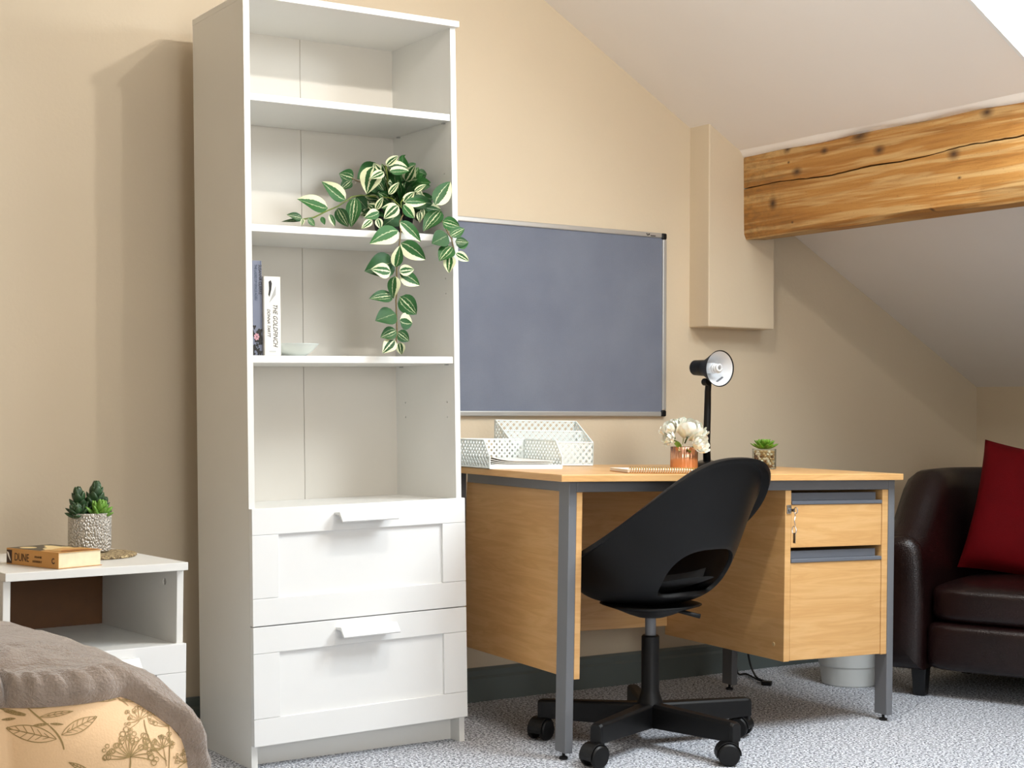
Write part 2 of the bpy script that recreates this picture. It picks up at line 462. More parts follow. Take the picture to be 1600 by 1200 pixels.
# ceiling light fitting that carries the bulb
cl = empty('ceiling_light', TR(LAMP[0], LAMP[1], ZC), 'white twin-bulb ceiling light fitting overhead', 'lamp')
obj('ceiling_rose', G().lathe([(0, 0), (.05, 0), (.05, -.02), (.012, -.028), (0, -.028)], 24), 'white_foil', cl, smooth=False)
obj('lamp_bar', G().box(-.11, .11, -.012, .012, -.045, -.028), 'white_foil', cl, bevel=.003)
for x in (-.085, .085): obj('lamp_holder', G().lathe([(0, -.045), (.016, -.045), (.016, -.10), (0, -.10)], 20, TR(x, 0, 0)), 'white_foil', cl)

# ================================================================== BOOKCASE
BK = TR(.0146, -.4597, -.004) @ RZ(.2162) @ RX(-.45) @ RY(-1.1)
W, D = .607, .325
bk = empty('bookcase', BK, 'tall white bookcase with open shelves and two panelled drawers', 'bookcase')
t = .016
def footz(x, y):   # local z at which the upright meets the carpet
    inv = BK.inverted(); a = BK @ Vector((x, y, 0)); b = BK @ Vector((x, y, 1)); return -a.z / (b.z - a.z)
for x0 in (0, W - t):
    g = G(); zz = [footz(x, y) for y in (0, D) for x in (x0, x0 + t)]
    g.v = [(x0, 0, zz[0]), (x0 + t, 0, zz[1]), (x0, D, zz[2]), (x0 + t, D, zz[3])] + [(x, y, 1.884) for y in (0, D) for x in (x0, x0 + t)]
    g.f = [(0, 2, 3, 1), (4, 5, 7, 6), (0, 1, 5, 4), (2, 6, 7, 3), (0, 4, 6, 2), (1, 3, 7, 5)]
    side_r = obj('side_panel', g, 'white_melamine', bk)
bx('top_panel', (-.001, W + .002, -.018, D, 1.884, 1.9), 'white_melamine', bk)
for a, b in ((t, .3035), (.3050, W - t)): obj('back_panel', G().box(a, b, D - .008, D - .005, .03, 1.884), 'hardboard_white', bk)
for z in (1.6542, 1.3325, 1.010):
    s = bx('shelf', (t + .001, W - t - .001, .004, D - .01, z - .018, z), 'white_melamine', bk)
    for x in (t, W - t - .008):
        for y in (.03, D - .05):
            obj('shelf_pin', G().box(x, x + .008, y, y + .008, z - .022, z - .0185), 'chrome', s)
bx('fixed_shelf', (t, W - t, 0, D - .008, .616, .632), 'white_melamine', bk)
for z in (.055,): bx('bottom_panel', (t, W - t, .001, D - .008, z, z + .016), 'white_melamine', bk)
g = G(); z0a, z1a = footz(t, .06), footz(W - t, .06)
g.prism([(t, z0a), (W - t, z1a), (W - t, .055), (t, .055)], .045, .058); obj('plinth', g, 'white_melamine', bk)
# shelf-pin holes in the right upright
g = G()
for z in (.85, .89, 1.18, 1.22, 1.46, 1.5):
    for y in (.04, D - .06): g.tube([(W - t - .004, y, z), (W - t + .010, y, z)], .0026, 12)
drill(side_r, g)
def drawer(parent, x0, x1, z0, z1, y, rail_t, rail_b, st, hx, hw, hz, panel=True, th=.018):
    d = bx('drawer', (x0, x1, y + .008, y + th, z0, z1), 'white_foil', parent, bevel=.0008) if panel else None
    root = d or parent
    bx('rail', (x0, x1, y, y + .0085, z1 - rail_t, z1), 'white_foil', root, bevel=.0012)
    if rail_b: bx('rail', (x0, x1, y, y + .0085, z0, z0 + rail_b), 'white_foil', root, bevel=.0012)
    for a, b in ((x0, x0 + st), (x1 - st, x1)): bx('stile', (a, b, y, y + .0085, z0 + rail_b + .0006, z1 - rail_t - .0006), 'white_foil', root, bevel=.0012)
    prof = [(y, hz), (y - .030, hz + .002), (y - .047, hz - .020), (y - .044, hz - .0235), (y - .027, hz - .006), (y, hz - .006)]
    obj('handle', G().prism(prof, hx - hw / 2, hx + hw / 2, 'x'), 'white_foil', root, bevel=.001)
drawer(bk, 0, W, .3515, .6364, -.018, .064, .066, .070, .302, .160, .618)
drawer(bk, 0, W, .0606, .3490, -.018, .064, .066, .070, .302, .160, .331)

# ---- books and bowl on the shelf
zC = 1.0105
def bkw(M): return BK @ M
b1 = empty('book', bkw(TR(.0205, .02, zC)), 'tall grey-blue hardback with dark floral spine on the shelf', 'book')
obj('cover', G().box(0, .004, 0, .155, 0, .234).box(.026, .030, 0, .155, 0, .234).box(.004, .026, 0, .003, 0, .234), 'book_grey', b1, bevel=.001)
obj('pages', G().box(.004, .026, .0035, .15, .003, .231), 'page_edges', b1)
SPN = lambda x, z: TR(x, -.0004, z) @ RX(90) @ RZ(-90)
text('spine_lettering', 'SUSANNA CLARKE', .0118, SPN(.0215, .224), 'ink', b1, .74)
text('spine_lettering', 'THE LADIES OF GRACE ADIEU', .0100, SPN(.0105, .224), 'book_navy', b1, .66)
g = G()
rnd = random.Random(3)
for i in range(26):
    cx, cz, r = rnd.uniform(.003, .027), rnd.uniform(.004, .062) if i else .07, rnd.uniform(.002, .006)
    pts = []
    for k in range(9):
        a = 2 * math.pi * k / 9; q = r * (1 + .4 * math.sin(3 * a + i))
        pts.append((min(.0295, max(.0005, cx + q * math.cos(a))), -.0004 - i * .00001, max(.001, cz + q * 1.3 * math.sin(a))))
    g.poly(pts)
obj('floral_print', g, 'ink', b1)
g = G()
for k in range(7):
    a = 2 * math.pi * k / 7
    g.poly([(.014 + .0075 * q * math.cos(a + da), -.0009, .046 + .0095 * q * math.sin(a + da)) for q, da in ((.1, 0), (.8, -.38), (1, 0), (.8, .38))])
obj('flower_print', g, 'flower_pink', b1)
b2 = empty('book', bkw(TR(.0525, .012, zC)), 'thick white paperback with black handwritten title on its spine', 'book')
obj('cover', G().box(0, .0015, 0, .13, 0, .195).box(.0425, .044, 0, .13, 0, .195).box(.0015, .0425, 0, .0015, 0, .195), 'paper', b2, bevel=.0006)
obj('pages', G().box(.0016, .0424, .002, .128, .001, .194), 'page_edges', b2)
text('spine_lettering', 'THE GOLDFINCH', .0168, SPN(.0235, .128), 'ink', b2, .80, shear=.35)
text('spine_lettering', 'DONNA TARTT', .0112, SPN(.0078, .115), 'ink', b2, .85, shear=.35)
yy = -.0005
obj('torn_paper_print', G().poly([(.032, yy, .174), (.031, yy, .150), (.012, yy, .128)]), 'aluminium', b2)
obj('bird_print', G().poly([(.012, yy, .182), (.018, yy, .186), (.021, yy, .178), (.019, yy, .162), (.014, yy, .144), (.011, yy, .150), (.013, yy, .163)]), 'ink', b2)
obj('publisher_mark', G().poly([(.012, yy, .008), (.030, yy, .008), (.030, yy, .012), (.012, yy, .012)]), 'bin_plastic', b2)
prof = [(0, .004), (.025, .004), (.028, 0), (.032, .001), (.046, .008), (.064, .027), (.0655, .0285), (.063, .0285), (.045, .011), (.03, .0065), (0, .006)]
prof = [(0, 0), (.030, 0), (.034, .002), (.050, .012), (.0665, .030), (.068, .0315), (.0655, .031), (.049, .0145), (.03, .006), (0, .005)]
bw = obj('bowl', G().lathe(prof, 40), 'ceramic', smooth=True); bw.matrix_world = BK @ TR(.160, .082, zC)
tag(bw, 'small pale grey ceramic bowl beside the shelf books', 'bowl')

# ---- trailing plant
pl = empty('trailing_plant', BK @ TR(.495, .15, 1.333), 'variegated trailing plant with cream striped leaves spilling over the shelf', 'plant')
PLI = (BK @ TR(.495, .15, 1.333)).inverted()
obj('pot', G().lathe([(0, 0), (.045, 0), (.058, .075), (.060, .078), (.054, .078), (.050, .06), (0, .058)], 28), 'black_plastic', pl, smooth=False)
obj('soil', G().lathe([(0, .066), (.0515, .064)], 28), 'soil', pl)
def leaf_mesh(mode):
    g = G(); NL, NW = 9, 6; uv = []
    for i in range(NL + 1):
        tt = i / NL; hw = .5 * (math.sin(math.pi * tt ** .72)) ** .85 if 0 < tt < 1 else .004
        for j in range(NW + 1):
            u = j / NW * 2 - 1
            g.v.append((u * hw, tt, .10 * abs(u) * hw - .16 * (tt - .35) ** 2 * (1 if tt > .35 else .4) - .03 * math.sin(6 * tt) * u * u)); uv.append((j / NW, tt))
    for i in range(NL):
        for j in range(NW):
            a = i * (NW + 1) + j; g.f.append((a, a + 1, a + NW + 2, a + NW + 1))
    me = bpy.data.meshes.new('leaf'); me.from_pydata(g.v, [], g.f)
    l = me.uv_layers.new(name='UVMap')
    for lp in me.loops: l.data[lp.index].uv = uv[lp.vertex_index]
    for p in me.polygons: p.use_smooth = True
    me.materials.append(MATS['leaf_%d' % mode]); return me
LM = [leaf_mesh(i) for i in range(4)]
rl = random.Random(5)
PLANT_BVH = []
def put_leaf(base, tip, wr, mode, flip=0, tilt=None):
    """base, tip: bookcase-local points"""
    a = PLI @ (BK @ base); b = PLI @ (BK @ tip)
    yv = b - a; L = yv.length; yv.normalize()
    tocam = (PLI @ CAM - a).normalized()
    n0 = (tocam + Vector((rl.uniform(-.35, .35), rl.uniform(-.2, .2), rl.uniform(0, .5)))).normalized()
    x = yv.cross(n0).normalized(); z = x.cross(yv)
    if flip: x, z = -x, z
    M = Matrix.Identity(4)
    for i in range(3): M[i][0] = x[i] * L * wr; M[i][1] = yv[i] * L; M[i][2] = z[i] * L; M[i][3] = a[i]
    o = mkobj('leaf', LM[mode], pl); o.matrix_local = M
def PB(u, v, y): return loc_hit(u, v, BK, 1, y)
CA = lambda x, y: (440 + .125 * x, 230 + .125 * y)
CB = lambda x, y: (560 + .125 * x, 230 + .125 * y)
CC = lambda x, y: (560 + .175 * x, 350 + .175 * y)
LEAVES = [
 (CA, 580, 760, 205, 635, .46, 1, .10, 0), (CA, 800, 660, 510, 425, .46, 1, .10, 0), (CA, 900, 390, 720, 330, .85, 0, .13, 0), (CA, 870, 420, 735, 530, .6, 0, .13, 0),
 (CA, 1260, 250, 950, 380, .62, 3, .19, 0), (CA, 1160, 240, 1060, 580, .66, 2, .07, 0), (CA, 1280, 310, 1110, 390, .5, 2, .05, 0), (CA, 1310, 230, 1460, 100, .48, 2, .07, 0),
 (CA, 1330, 240, 1580, 245, .5, 1, .08, 1), (CA, 1350, 300, 1600, 290, .4, 1, .05, 1), (CA, 1200, 420, 1280, 550, .6, 0, .08, 0), (CA, 1340, 590, 1470, 435, .36, 2, .05, 0),
 (CA, 930, 620, 1070, 770, .7, 3, .14, 0), (CA, 920, 630, 870, 1000, .44, 0, .06, 0), (CA, 700, 760, 830, 1000, .55, 0, .06, 0), (CA, 600, 840, 670, 990, .4, 1, .04, 0),
 (CA, 500, 870, 540, 970, .5, 3, .04, 0), (CA, 260, 890, 70, 840, .4, 0, .04, 0), (CA, 280, 900, 0, 930, .14, 0, .04, 0), (CA, 270, 890, 250, 980, .45, 2, .03, 0), (CA, 330, 890, 420, 985, .55, 0, .03, 0),
 (CA, 1180, 780, 1270, 620, .4, 2, .02, 0), (CA, 1220, 810, 1040, 880, .5, 1, .02, 0), (CA, 1130, 910, 1000, 1015, .4, 2, .012, 0), (CA, 1200, 890, 1240, 1020, .65, 2, .012, 0),
 (CA, 1460, 730, 1280, 890, .55, 2, 0, 0), (CA, 1440, 720, 1250, 760, .3, 1, .012, 0), (CA, 1480, 820, 1280, 980, .65, 3, .05, 0),
 (CB, 570, 690, 700, 550, .46, 2, .02, 0), (CB, 580, 690, 860, 690, .32, 1, .0, 0), (CB, 640, 680, 940, 700, .5, 3, .03, 0), (CB, 560, 720, 710, 890, .5, 1, -.01, 1),
 (CB, 820, 740, 1040, 780, .45, 1, .03, 1), (CB, 1030, 790, 810, 1040, .5, 0, .0, 0), (CB, 960, 720, 1155, 420, .46, 1, -.02, 0), (CB, 700, 560, 850, 460, .34, 2, .05, 0),
 (CB, 740, 530, 800, 610, .45, 2, .05, 0), (CB, 800, 400, 890, 510, .45, 0, .1, 0), (CB, 740, 300, 860, 340, .6, 3, .1, 0), (CB, 620, 260, 720, 200, .6, 3, .12, 0), (CB, 510, 150, 590, 95, .4, 3, .1, 0),
 (CB, 760, 800, 770, 940, .5, 2, .03, 0), (CB, 800, 760, 800, 900, .35, 2, .03, 0), (CB, 520, 930, 790, 1180, .40, 1, -.028, 0), (CB, 540, 930, 640, 1050, .5, 0, -.012, 0), (CB, 500, 1040, 150, 1195, .46, 1, -.03, 1),
 (CB, 1050, 930, 1275, 995, .55, 0, -.03, 0), (CB, 1120, 1100, 920, 1200, .8, 3, -.03, 0), (CB, 1150, 1110, 1330, 1010, .5, 0, -.035, 0), (CB, 1210, 1180, 1375, 1190, .65, 0, -.04, 0),
 (CC, 380, 170, 605, 320, .48, 1, -.03, 0), (CC, 325, 335, 62, 418, .62, 3, -.02, 0), (CC, 330, 385, 370, 190, .46, 1, -.036, 1), (CC, 290, 430, 118, 400, .6, 2, -.042, 0), (CC, 365, 420, 500, 405, .6, 2, -.042, 0),
 (CC, 370, 450, 553, 545, .55, 1, -.034, 0), (CC, 325, 465, 310, 665, .5, 1, -.036, 1), (CC, 310, 640, 100, 660, .46, 0, -.03, 0), (CC, 370, 650, 525, 810, .6, 0, -.03, 0), (CC, 335, 800, 155, 858, .7, 3, -.03, 0),
 (CC, 370, 860, 488, 885, .85, 1, -.03, 1), (CC, 340, 950, 198, 1010, .65, 0, -.03, 0), (CC, 350, 965, 457, 1048, .65, 0, -.03, 0), (CC, 325, 1035, 218, 1150, .6, 2, -.03, 0), (CC, 370, 1055, 385, 1170, .6, 2, -.03, 0),
 (CC, 835, 200, 720, 325, .7, 0, -.035, 0), (CC, 875, 190, 985, 155, .75, 0, -.04, 0), (CC, 870, 260, 990, 330, .5, 2, -.04, 0), (CC, 820, 280, 805, 435, .6, 2, -.04, 0)]
for (c, x0, y0, x1, y1, wr, md, dep, fl) in LEAVES:
    a = PB(*c(x0, y0), dep); b = PB(*c(x1, y1), dep + rl.uniform(-.012, .008))
    put_leaf(a, b, wr * 1.2, md, fl)
for i in range(120):   # the dark inner leaves that fill the clump
    a = rl.uniform(0, 6.28); el = rl.uniform(.1, 1.3); r0 = .03; L = rl.uniform(.045, .072)
    c = Vector((.50 + .035 * math.cos(a), .13 + .03 * math.sin(a), 1.44 + rl.uniform(-.055, .045)))
    d = Vector((math.cos(a) * math.cos(el), math.sin(a) * math.cos(el) * .8, math.sin(el) * .9 - .35))
    b = c + d.normalized() * L + Vector((0, 0, 0)); b.y = min(b.y, .29); b.x = min(b.x, .58)
    put_leaf(c + d * .02, b, .68, rl.choice((0, 3, 3, 3, 2)))
def stem(pts, r=.0018, mat='brown_twig'):
    P = [PLI @ (BK @ PB(*c(x, y), dep)) for (c, x, y, dep) in pts]
    obj('stem', G().tube(P, r, 6), mat, pl, smooth=True)
stem([(CB, 560, 760, .02), (CB, 555, 850, .0), (CB, 515, 930, -.02), (CB, 530, 1050, -.032), (CC, 365, 190, -.034), (CC, 340, 420, -.036), (CC, 350, 560, -.034), (CC, 335, 680, -.032), (CC, 340, 800, -.03), (CC, 345, 960, -.03), (CC, 335, 1060, -.03), (CC, 338, 1110, -.03)])
stem([(CB, 1000, 800, .05), (CB, 1050, 930, -.02), (CB, 1130, 1090, -.033), (CC, 830, 130, -.036), (CC, 855, 230, -.038), (CC, 825, 290, -.04)])
stem([(CA, 1180, 620, .10), (CA, 1000, 600, .10), (CA, 880, 620, .10), (CA, 700, 740, .10), (CA, 560, 800, .09), (CA, 400, 880, .06), (CA, 260, 900, .045)], .002, 'leaf_olive')
stem([(CA, 1330, 500, .08), (CA, 1320, 350, .075), (CA, 1300, 230, .075)], .0022, 'leaf_olive')
stem([(CA, 1000, 440, .14), (CA, 940, 420, .135), (CA, 880, 390, .13)], .0014)
stem([(CB, 300, 620, .05), (CB, 420, 640, .03), (CB, 540, 760, .0)], .0016, 'leaf_olive')
stem([(CB, 540, 760, .0), (CB, 530, 690, .01), (CB, 560, 640, .02)], .0016, 'leaf_olive')

# ================================================================== PIN BOARD
BX1, BZ0, BH, BWD = 1.6603, .8588, .60, .90
pb = empty('pin_board', TR(BX1, 0, BZ0) @ RY(-.11), 'grey felt notice board with aluminium frame on the wall', 'notice board')
obj('felt', G().box(-BWD + .012, -.012, -.011, -.001, .012, BH - .012), 'board_felt', pb)
fr = .016
bx('frame_bar', (-BWD + .02, -.02, -.016, -.001, BH - fr, BH), 'aluminium', pb, bevel=.003)
bx('frame_bar', (-BWD + .02, -.02, -.016, -.001, 0, fr), 'aluminium', pb, bevel=.003)
bx('frame_bar', (-fr, 0, -.016, -.001, .02, BH - .02), 'aluminium', pb, bevel=.003)
bx('frame_bar', (-BWD, -BWD + fr, -.016, -.001, .02, BH - .02), 'aluminium', pb, bevel=.003)
for a, b in ((-.02, 0), (-BWD, -BWD + .02)):
    for c, d in ((0, .02), (BH - .02, BH)): bx('corner_cap', (a, b, -.017, -.001, c, d), 'black_plastic', pb, bevel=.004)
zz = BH - .0045
obj('maker_mark', G().poly([(-.088, -.0165, zz), (-.083, -.0165, zz), (-.079, -.0165, zz - .008), (-.0815, -.0165, zz - .008)]).poly([(-.079, -.0165, zz - .007), (-.078, -.0165, zz - .001), (-.072, -.0165, zz), (-.072, -.0165, zz - .004)]).poly([(-.069, -.0165, zz - .0055), (-.048, -.0165, zz - .0055), (-.048, -.0165, zz - .0085), (-.069, -.0165, zz - .0085)]), 'ink', pb)

# ================================================================== DESK
DK = TR(.6703, -.8136, -.002) @ RZ(-4.52) @ RX(0) @ RY(.70)
DW, DD, DH, DT = 1.127, .735, .7194, .018
dk = empty('desk', DK, 'beech office desk with grey steel legs and a two-drawer pedestal', 'desk')
bx('desk_top', (0, DW, 0, DD, DH - DT, DH), 'beech', dk, bevel=.0015)
def dfoot(x, y):
    a = DK @ Vector((x, y, 0)); return -a.z
for (x0, x1, y0, y1) in ((.040, .063, .030, .080), (1.100, 1.123, .030, .080), (.040, .063, .640, .690), (.995, 1.018, .612, .662)):
    fz0 = dfoot((x0 + x1) / 2, (y0 + y1) / 2)
    lg = bx('leg', (x0, x1, y0, y1, fz0 + .018, DH - DT), 'steel_grey', dk, bevel=.002)
    cx, cy = (x0 + x1) / 2, (y0 + y1) / 2
    obj('levelling_foot', G().lathe([(0, fz0), (.011, fz0), (.011, fz0 + .006), (.004, fz0 + .008), (.004, fz0 + .02), (0, fz0 + .02)], 14, TR(cx, cy, 0)), 'rubber', lg)
bx('front_rail', (.063, 1.100, .030, .055, .674, DH - DT), 'steel_grey', dk, bevel=.002)
for x in (.045, 1.098): bx('side_rail', (x, x + .02, .080, .60, .674, DH - DT), 'steel_grey', dk, bevel=.002)
bx('side_panel', (.0635, .0805, .031, .639, .204, .6735), 'beech', dk)
bx('modesty_panel', (.081, .729, .585, .601, .235, .700), 'beech', dk)
ped = bx('pedestal', (.730, .750, .032, .598, .207, .6735), 'beech', dk)
bx('pedestal_side', (1.078, 1.0995, .032, .598, .207, .6735), 'beech', ped)
bx('pedestal_back', (.750, 1.078, .584, .598, .207, .6735), 'beech', ped)
bx('pedestal_base', (.750, 1.078, .05, .584, .2075, .222), 'beech', ped)
for (z0, z1) in ((.5165, .634), (.2085, .475)):
    dr = bx('drawer', (.7515, 1.0765, .0335, .0505, z0, z1), 'beech', dk)
    bx('handle_lip', (.7515, 1.0765, .0300, .0505, z1 + .0003, z1 + .0105), 'handle_grey', dr, bevel=.002)
    bx('handle_recess', (.7515, 1.0640, .0440, .0500, z1 + .0105, z1 + .032), 'handle_grey', dr)
    obj('drawer_box', G().box(.758, 1.07, .052, .46, z0 + .02, z0 + .09), 'steel_grey', dr)
lk = bx('lock', (.7335, .7490, .0285, .0325, .610, .634), 'chrome', dk, bevel=.002)
obj('lock_barrel', G().lathe([(0, 0), (.005, 0), (.005, .004), (0, .004)], 16, TR(.741, .0285, .621) @ RX(90)), 'steel_grey', lk)
obj('key', G().box(.7402, .7418, .006, .0245, .6165, .6245).tube([(.741, .002 + .008 * math.cos(a), .6205 + .008 * math.sin(a)) for a in [k * .5236 for k in range(13)]], .0013, 6), 'chrome', lk)
obj('key_ring', G().tube([(.739 + .0015 * math.sin(k), .003, .612 - .004 * k) for k in range(9)], .0012, 6).tube([(.7375, .003 + .009 * math.cos(k * .5236), .567 + .011 * math.sin(k * .5236)) for k in range(13)], .0012, 6).box(.7365, .7385, -.002, .006, .532, .560), 'chrome', lk)
obj('screw_cap', G().lathe([(0, 0), (.006, 0), (.005, .002), (0, .002)], 14, TR(.7300, .075, .25) @ RY(-90)), 'pebble_tan', dk)

# ---- objects standing on the desk
def D2(x, y, rz=0, dz=.0): return DK @ TR(x, y, DH + .0004 + dz) @ RZ(rz)
def lattice(g, P, U, V, poly, pitch, wire):
    """crossed strips clipped to polygon poly (2D in U,V), strip normal = UxV"""
    Nn = U.cross(V).normalized() * .0008
    us = [q[0] for q in poly]; vs = [q[1] for q in poly]
    for sgn in (1, -1):
        c0 = min(min(u + sgn * v for u, v in poly), 0) - pitch; c1 = max(u + sgn * v for u, v in poly) + pitch
        k = math.floor(c0 / pitch)
        while k * pitch < c1:
            for off in (-.13, .13):
                c = (k + off) * pitch; pts = []
                for i in range(len(poly)):
                    (ua, va), (ub, vb) = poly[i], poly[(i + 1) % len(poly)]
                    fa, fb = ua + sgn * va - c, ub + sgn * vb - c
                    if (fa < 0) != (fb < 0):
                        tt = fa / (fa - fb); pts.append((ua + (ub - ua) * tt, va + (vb - va) * tt))
                if len(pts) == 2:
                    a = P + U * pts[0][0] + V * pts[0][1]; b = P + U * pts[1][0] + V * pts[1][1]
                    d = (b - a)
                    if d.length > .002:
                        s_ = d.normalized().cross(Nn).normalized() * wire / 2
                        bb = len(g.v)
                        for e in (Nn * sgn * .2 + Nn, Nn * sgn * .2 - Nn):
                            g.v += [tuple(a - s_ + e), tuple(a + s_ + e), tuple(b + s_ + e), tuple(b - s_ + e)]
                        g.f += [tuple(bb + i for i in q) for q in ((0, 1, 2, 3), (7, 6, 5, 4), (0, 4, 5, 1), (1, 5, 6, 2), (2, 6, 7, 3), (3, 7, 4, 0))]
            k += 1
def wire_panel(name, parent, P, U, V, poly, pitch=.017, wire=.0022, rim=.0022):
    g = G(); P, U, V = Vector(P), Vector(U), Vector(V)
    lattice(g, P, U, V, poly, pitch, wire)
    for i in range(len(poly)):
        a, b = poly[i], poly[(i + 1) % len(poly)]
        g.tube([P + U * a[0] + V * a[1], P + U * b[0] + V * b[1]], rim, 6)
    return obj(name, g, 'white_wire', parent)
X_, Y_, Z_ = (1, 0, 0), (0, 1, 0), (0, 0, 1)
# letter tray
tw, td, th_ = .226, .215, .074
TXr = loc_hit(878, 728, DK, 1, .37).x
lt = empty('letter_tray', D2(TXr - tw, .37, 0), 'low white lattice letter tray holding sheets of paper', 'tray')
for x in (0, tw): wire_panel('side_panel', lt, (x, 0, .003), Y_, Z_, [(0, 0), (td, 0), (td, th_), (.035, th_), (0, .03)])
wire_panel('back_panel', lt, (0, td, .003), X_, Z_, [(0, 0), (tw, 0), (tw, th_), (0, th_)])
bx('base', (.0, tw, 0, td, .001, .0035), 'white_wire', lt, bevel=0)
bx('front_lip', (.0, tw, -.001, .001, .0, .012), 'white_wire', lt, bevel=0)
for i in range(6):
    g = G(); dx, dy = rl.uniform(-.006, .006), rl.uniform(-.004, .008); rows = []
    for a in range(9):
        x = .010 + .195 * a / 8 + dx; zz = .0042 + i * .0036 + .010 * max(0, 1 - a / 3) ** 2 * (i / 5)
        rows.append([(x, .006 + dy, zz), (x, .20 + dy, zz + .001)])
    g.grid(rows); o = obj('paper_sheet', g, 'paper', None); sm = o.modifiers.new('t', 'SOLIDIFY'); sm.thickness = .0016
    o.matrix_world = lt.matrix_world.copy(); tag(o, 'sheet of white paper in the lattice letter tray', 'paper', 'papers in the letter tray')
# letter holder
hw_, hd_ = .275, .105
HXr = loc_hit(926, 724, DK, 1, .60).x
lh = empty('letter_holder', D2(HXr - hw_, .60, 0), 'taller white lattice letter holder with slanted sides', 'letter holder')
for x in (0, hw_): wire_panel('side_panel', lh, (x, 0, .003), Y_, Z_, [(0, 0), (hd_, 0), (hd_, .128), (hd_ - .006, .128), (0, .066)])
wire_panel('front_panel', lh, (0, 0, .003), X_, Z_, [(0, 0), (hw_, 0), (hw_, .066), (0, .066)], .021)
wire_panel('divider', lh, (0, hd_ * .55, .003), X_, Z_, [(.002, 0), (hw_ - .002, 0), (hw_ - .002, .098), (.002, .098)], .021)
wire_panel('back_panel', lh, (0, hd_, .003), X_, Z_, [(0, 0), (hw_, 0), (hw_, .128), (0, .128)], .021)
bx('base', (0, hw_, 0, hd_, .0005, .003), 'white_wire', lh, bevel=0)
# spiral notebook
nb = empty('spiral_notebook', D2(.245, .075, -14), 'gold spiral-bound notebook lying on the desk', 'notebook')
obj('back_cover', G().box(0, .205, 0, .15, 0, .002), 'spine_orange', nb)
obj('pages', G().box(.001, .204, .004, .149, .002, .008), 'paper', nb)
obj('front_cover', G().box(0, .205, .002, .15, .008, .0095), 'paper', nb)
for i in range(30):
    x = .006 + i * .0066
    obj('wire_ring', G().tube([(x, .001 + .0075 * math.cos(a), .0088 + .007 * math.sin(a)) for a in [k * .7854 for k in range(9)]], .0011, 5), 'gold_wire', nb)

def desk_at(u, v):
    p = loc_hit(u, v, DK, 2, DH); return p
# copper vase with peonies
pv = loc_hit(1069, 712, DK, 1, .40)
VX, VY = pv.x, .40
vs = empty('flower_vase', D2(VX, VY), 'ribbed copper vase in front of the wall', 'vase')
obj('body', G().lathe([(0, 0), (.0375, 0), (.0395, .002), (.0395, .062), (.0385, .063), (.037, .061), (.037, .006), (0, .006)], 96, None, lambda a: 1 + .022 * math.cos(24 * a)), 'copper', vs, smooth=True)
VM = vs.matrix_world
def peony(c, r, n_layers, seed, lean):
    rr = random.Random(seed); M = VM @ TR(*c) @ RX(lean[0]) @ RY(lean[1])
    p = empty('peony', M, {1: 'large open white peony bloom in the copper vase', 2: 'half open white peony behind the small bud', 3: 'small white peony bud in the copper vase', 4: 'drooping white peony over the rim of the copper vase'}[seed], 'flower')
    for L in range(n_layers):
        f = (L + 1) / n_layers; n = (3, 4, 5, 6, 7)[L + 5 - n_layers]
        rad = r * (.30 + .70 * f); top = R(18 + 62 * f)
        for k in range(n):
            a0 = 2 * math.pi * (k + .5 * (L % 2)) / n + rr.uniform(-.2, .2); da = 2.5 / n * rr.uniform(.95, 1.15); tp = top * rr.uniform(.85, 1.1); ph = rr.uniform(0, 6)
            rows = []
            for i in range(9):
                s_ = i / 8; th = R(168) + (tp - R(168)) * s_; row = []
                for j in range(9):
                    q = j / 8 * 2 - 1
                    az = a0 + da * q * (.35 + .65 * math.sin(math.pi * min(1, .1 + s_ * .62)))
                    drop = .20 * q * q * s_ ** 2 + .05 * s_ ** 3 * math.sin(5 * q + ph)        # rounded, notched petal edge
                    t2 = th + drop * 1.2
                    R2 = rad * (1 + .16 * s_ ** 4 * f + .05 * s_ ** 2 * math.sin(4 * q + ph))
                    row.append((R2 * math.sin(t2) * math.cos(az), R2 * math.sin(t2) * math.sin(az), R2 * .86 * math.cos(t2) + .3 * r))
                rows.append(row)
            obj('petal', G().grid(rows), 'petal_white', p, smooth=True)
    obj('stem', G().tube([(0, 0, -.4 * r), (0, 0, -.02 - .4 * r)], .0022, 6), 'stem_green', p, smooth=True)
    return p
peony((.014, -.006, .108), .046, 5, 1, (22, 10))
peony((-.042, .010, .114), .030, 4, 2, (0, -30))
peony((-.056, -.004, .088), .022, 3, 3, (0, -70))
peony((.016, -.052, .072), .028, 3, 4, (70, 12))
for (a, b, c) in (((-.02, -.01, .062), (-.038, -.026, .052), 0), ((-.018, -.012, .066), (-.05, -.02, .072), 0), ((-.01, -.03, .063), (-.012, -.047, .046), 0), ((-.02, -.02, .07), (-.03, -.035, .088), 0)):
    a, b = Vector(a), Vector(b); yv = (b - a); L = yv.length; yv.normalize(); x = yv.cross(Vector((.3, -1, .4))).normalized(); z = x.cross(yv)
    g = G(); rows = []
    for i in range(7):
        s = i / 6; hw = .32 * L * math.sin(math.pi * min(.98, .05 + s * .95)) ** .8
        rows.append([tuple(a + yv * L * s + x * (q * hw) + z * (abs(q) * .12 * hw)) for q in (-1, -.5, 0, .5, 1)])
    obj('leaf', G().grid(rows), 'leaf_olive', vs, smooth=True)
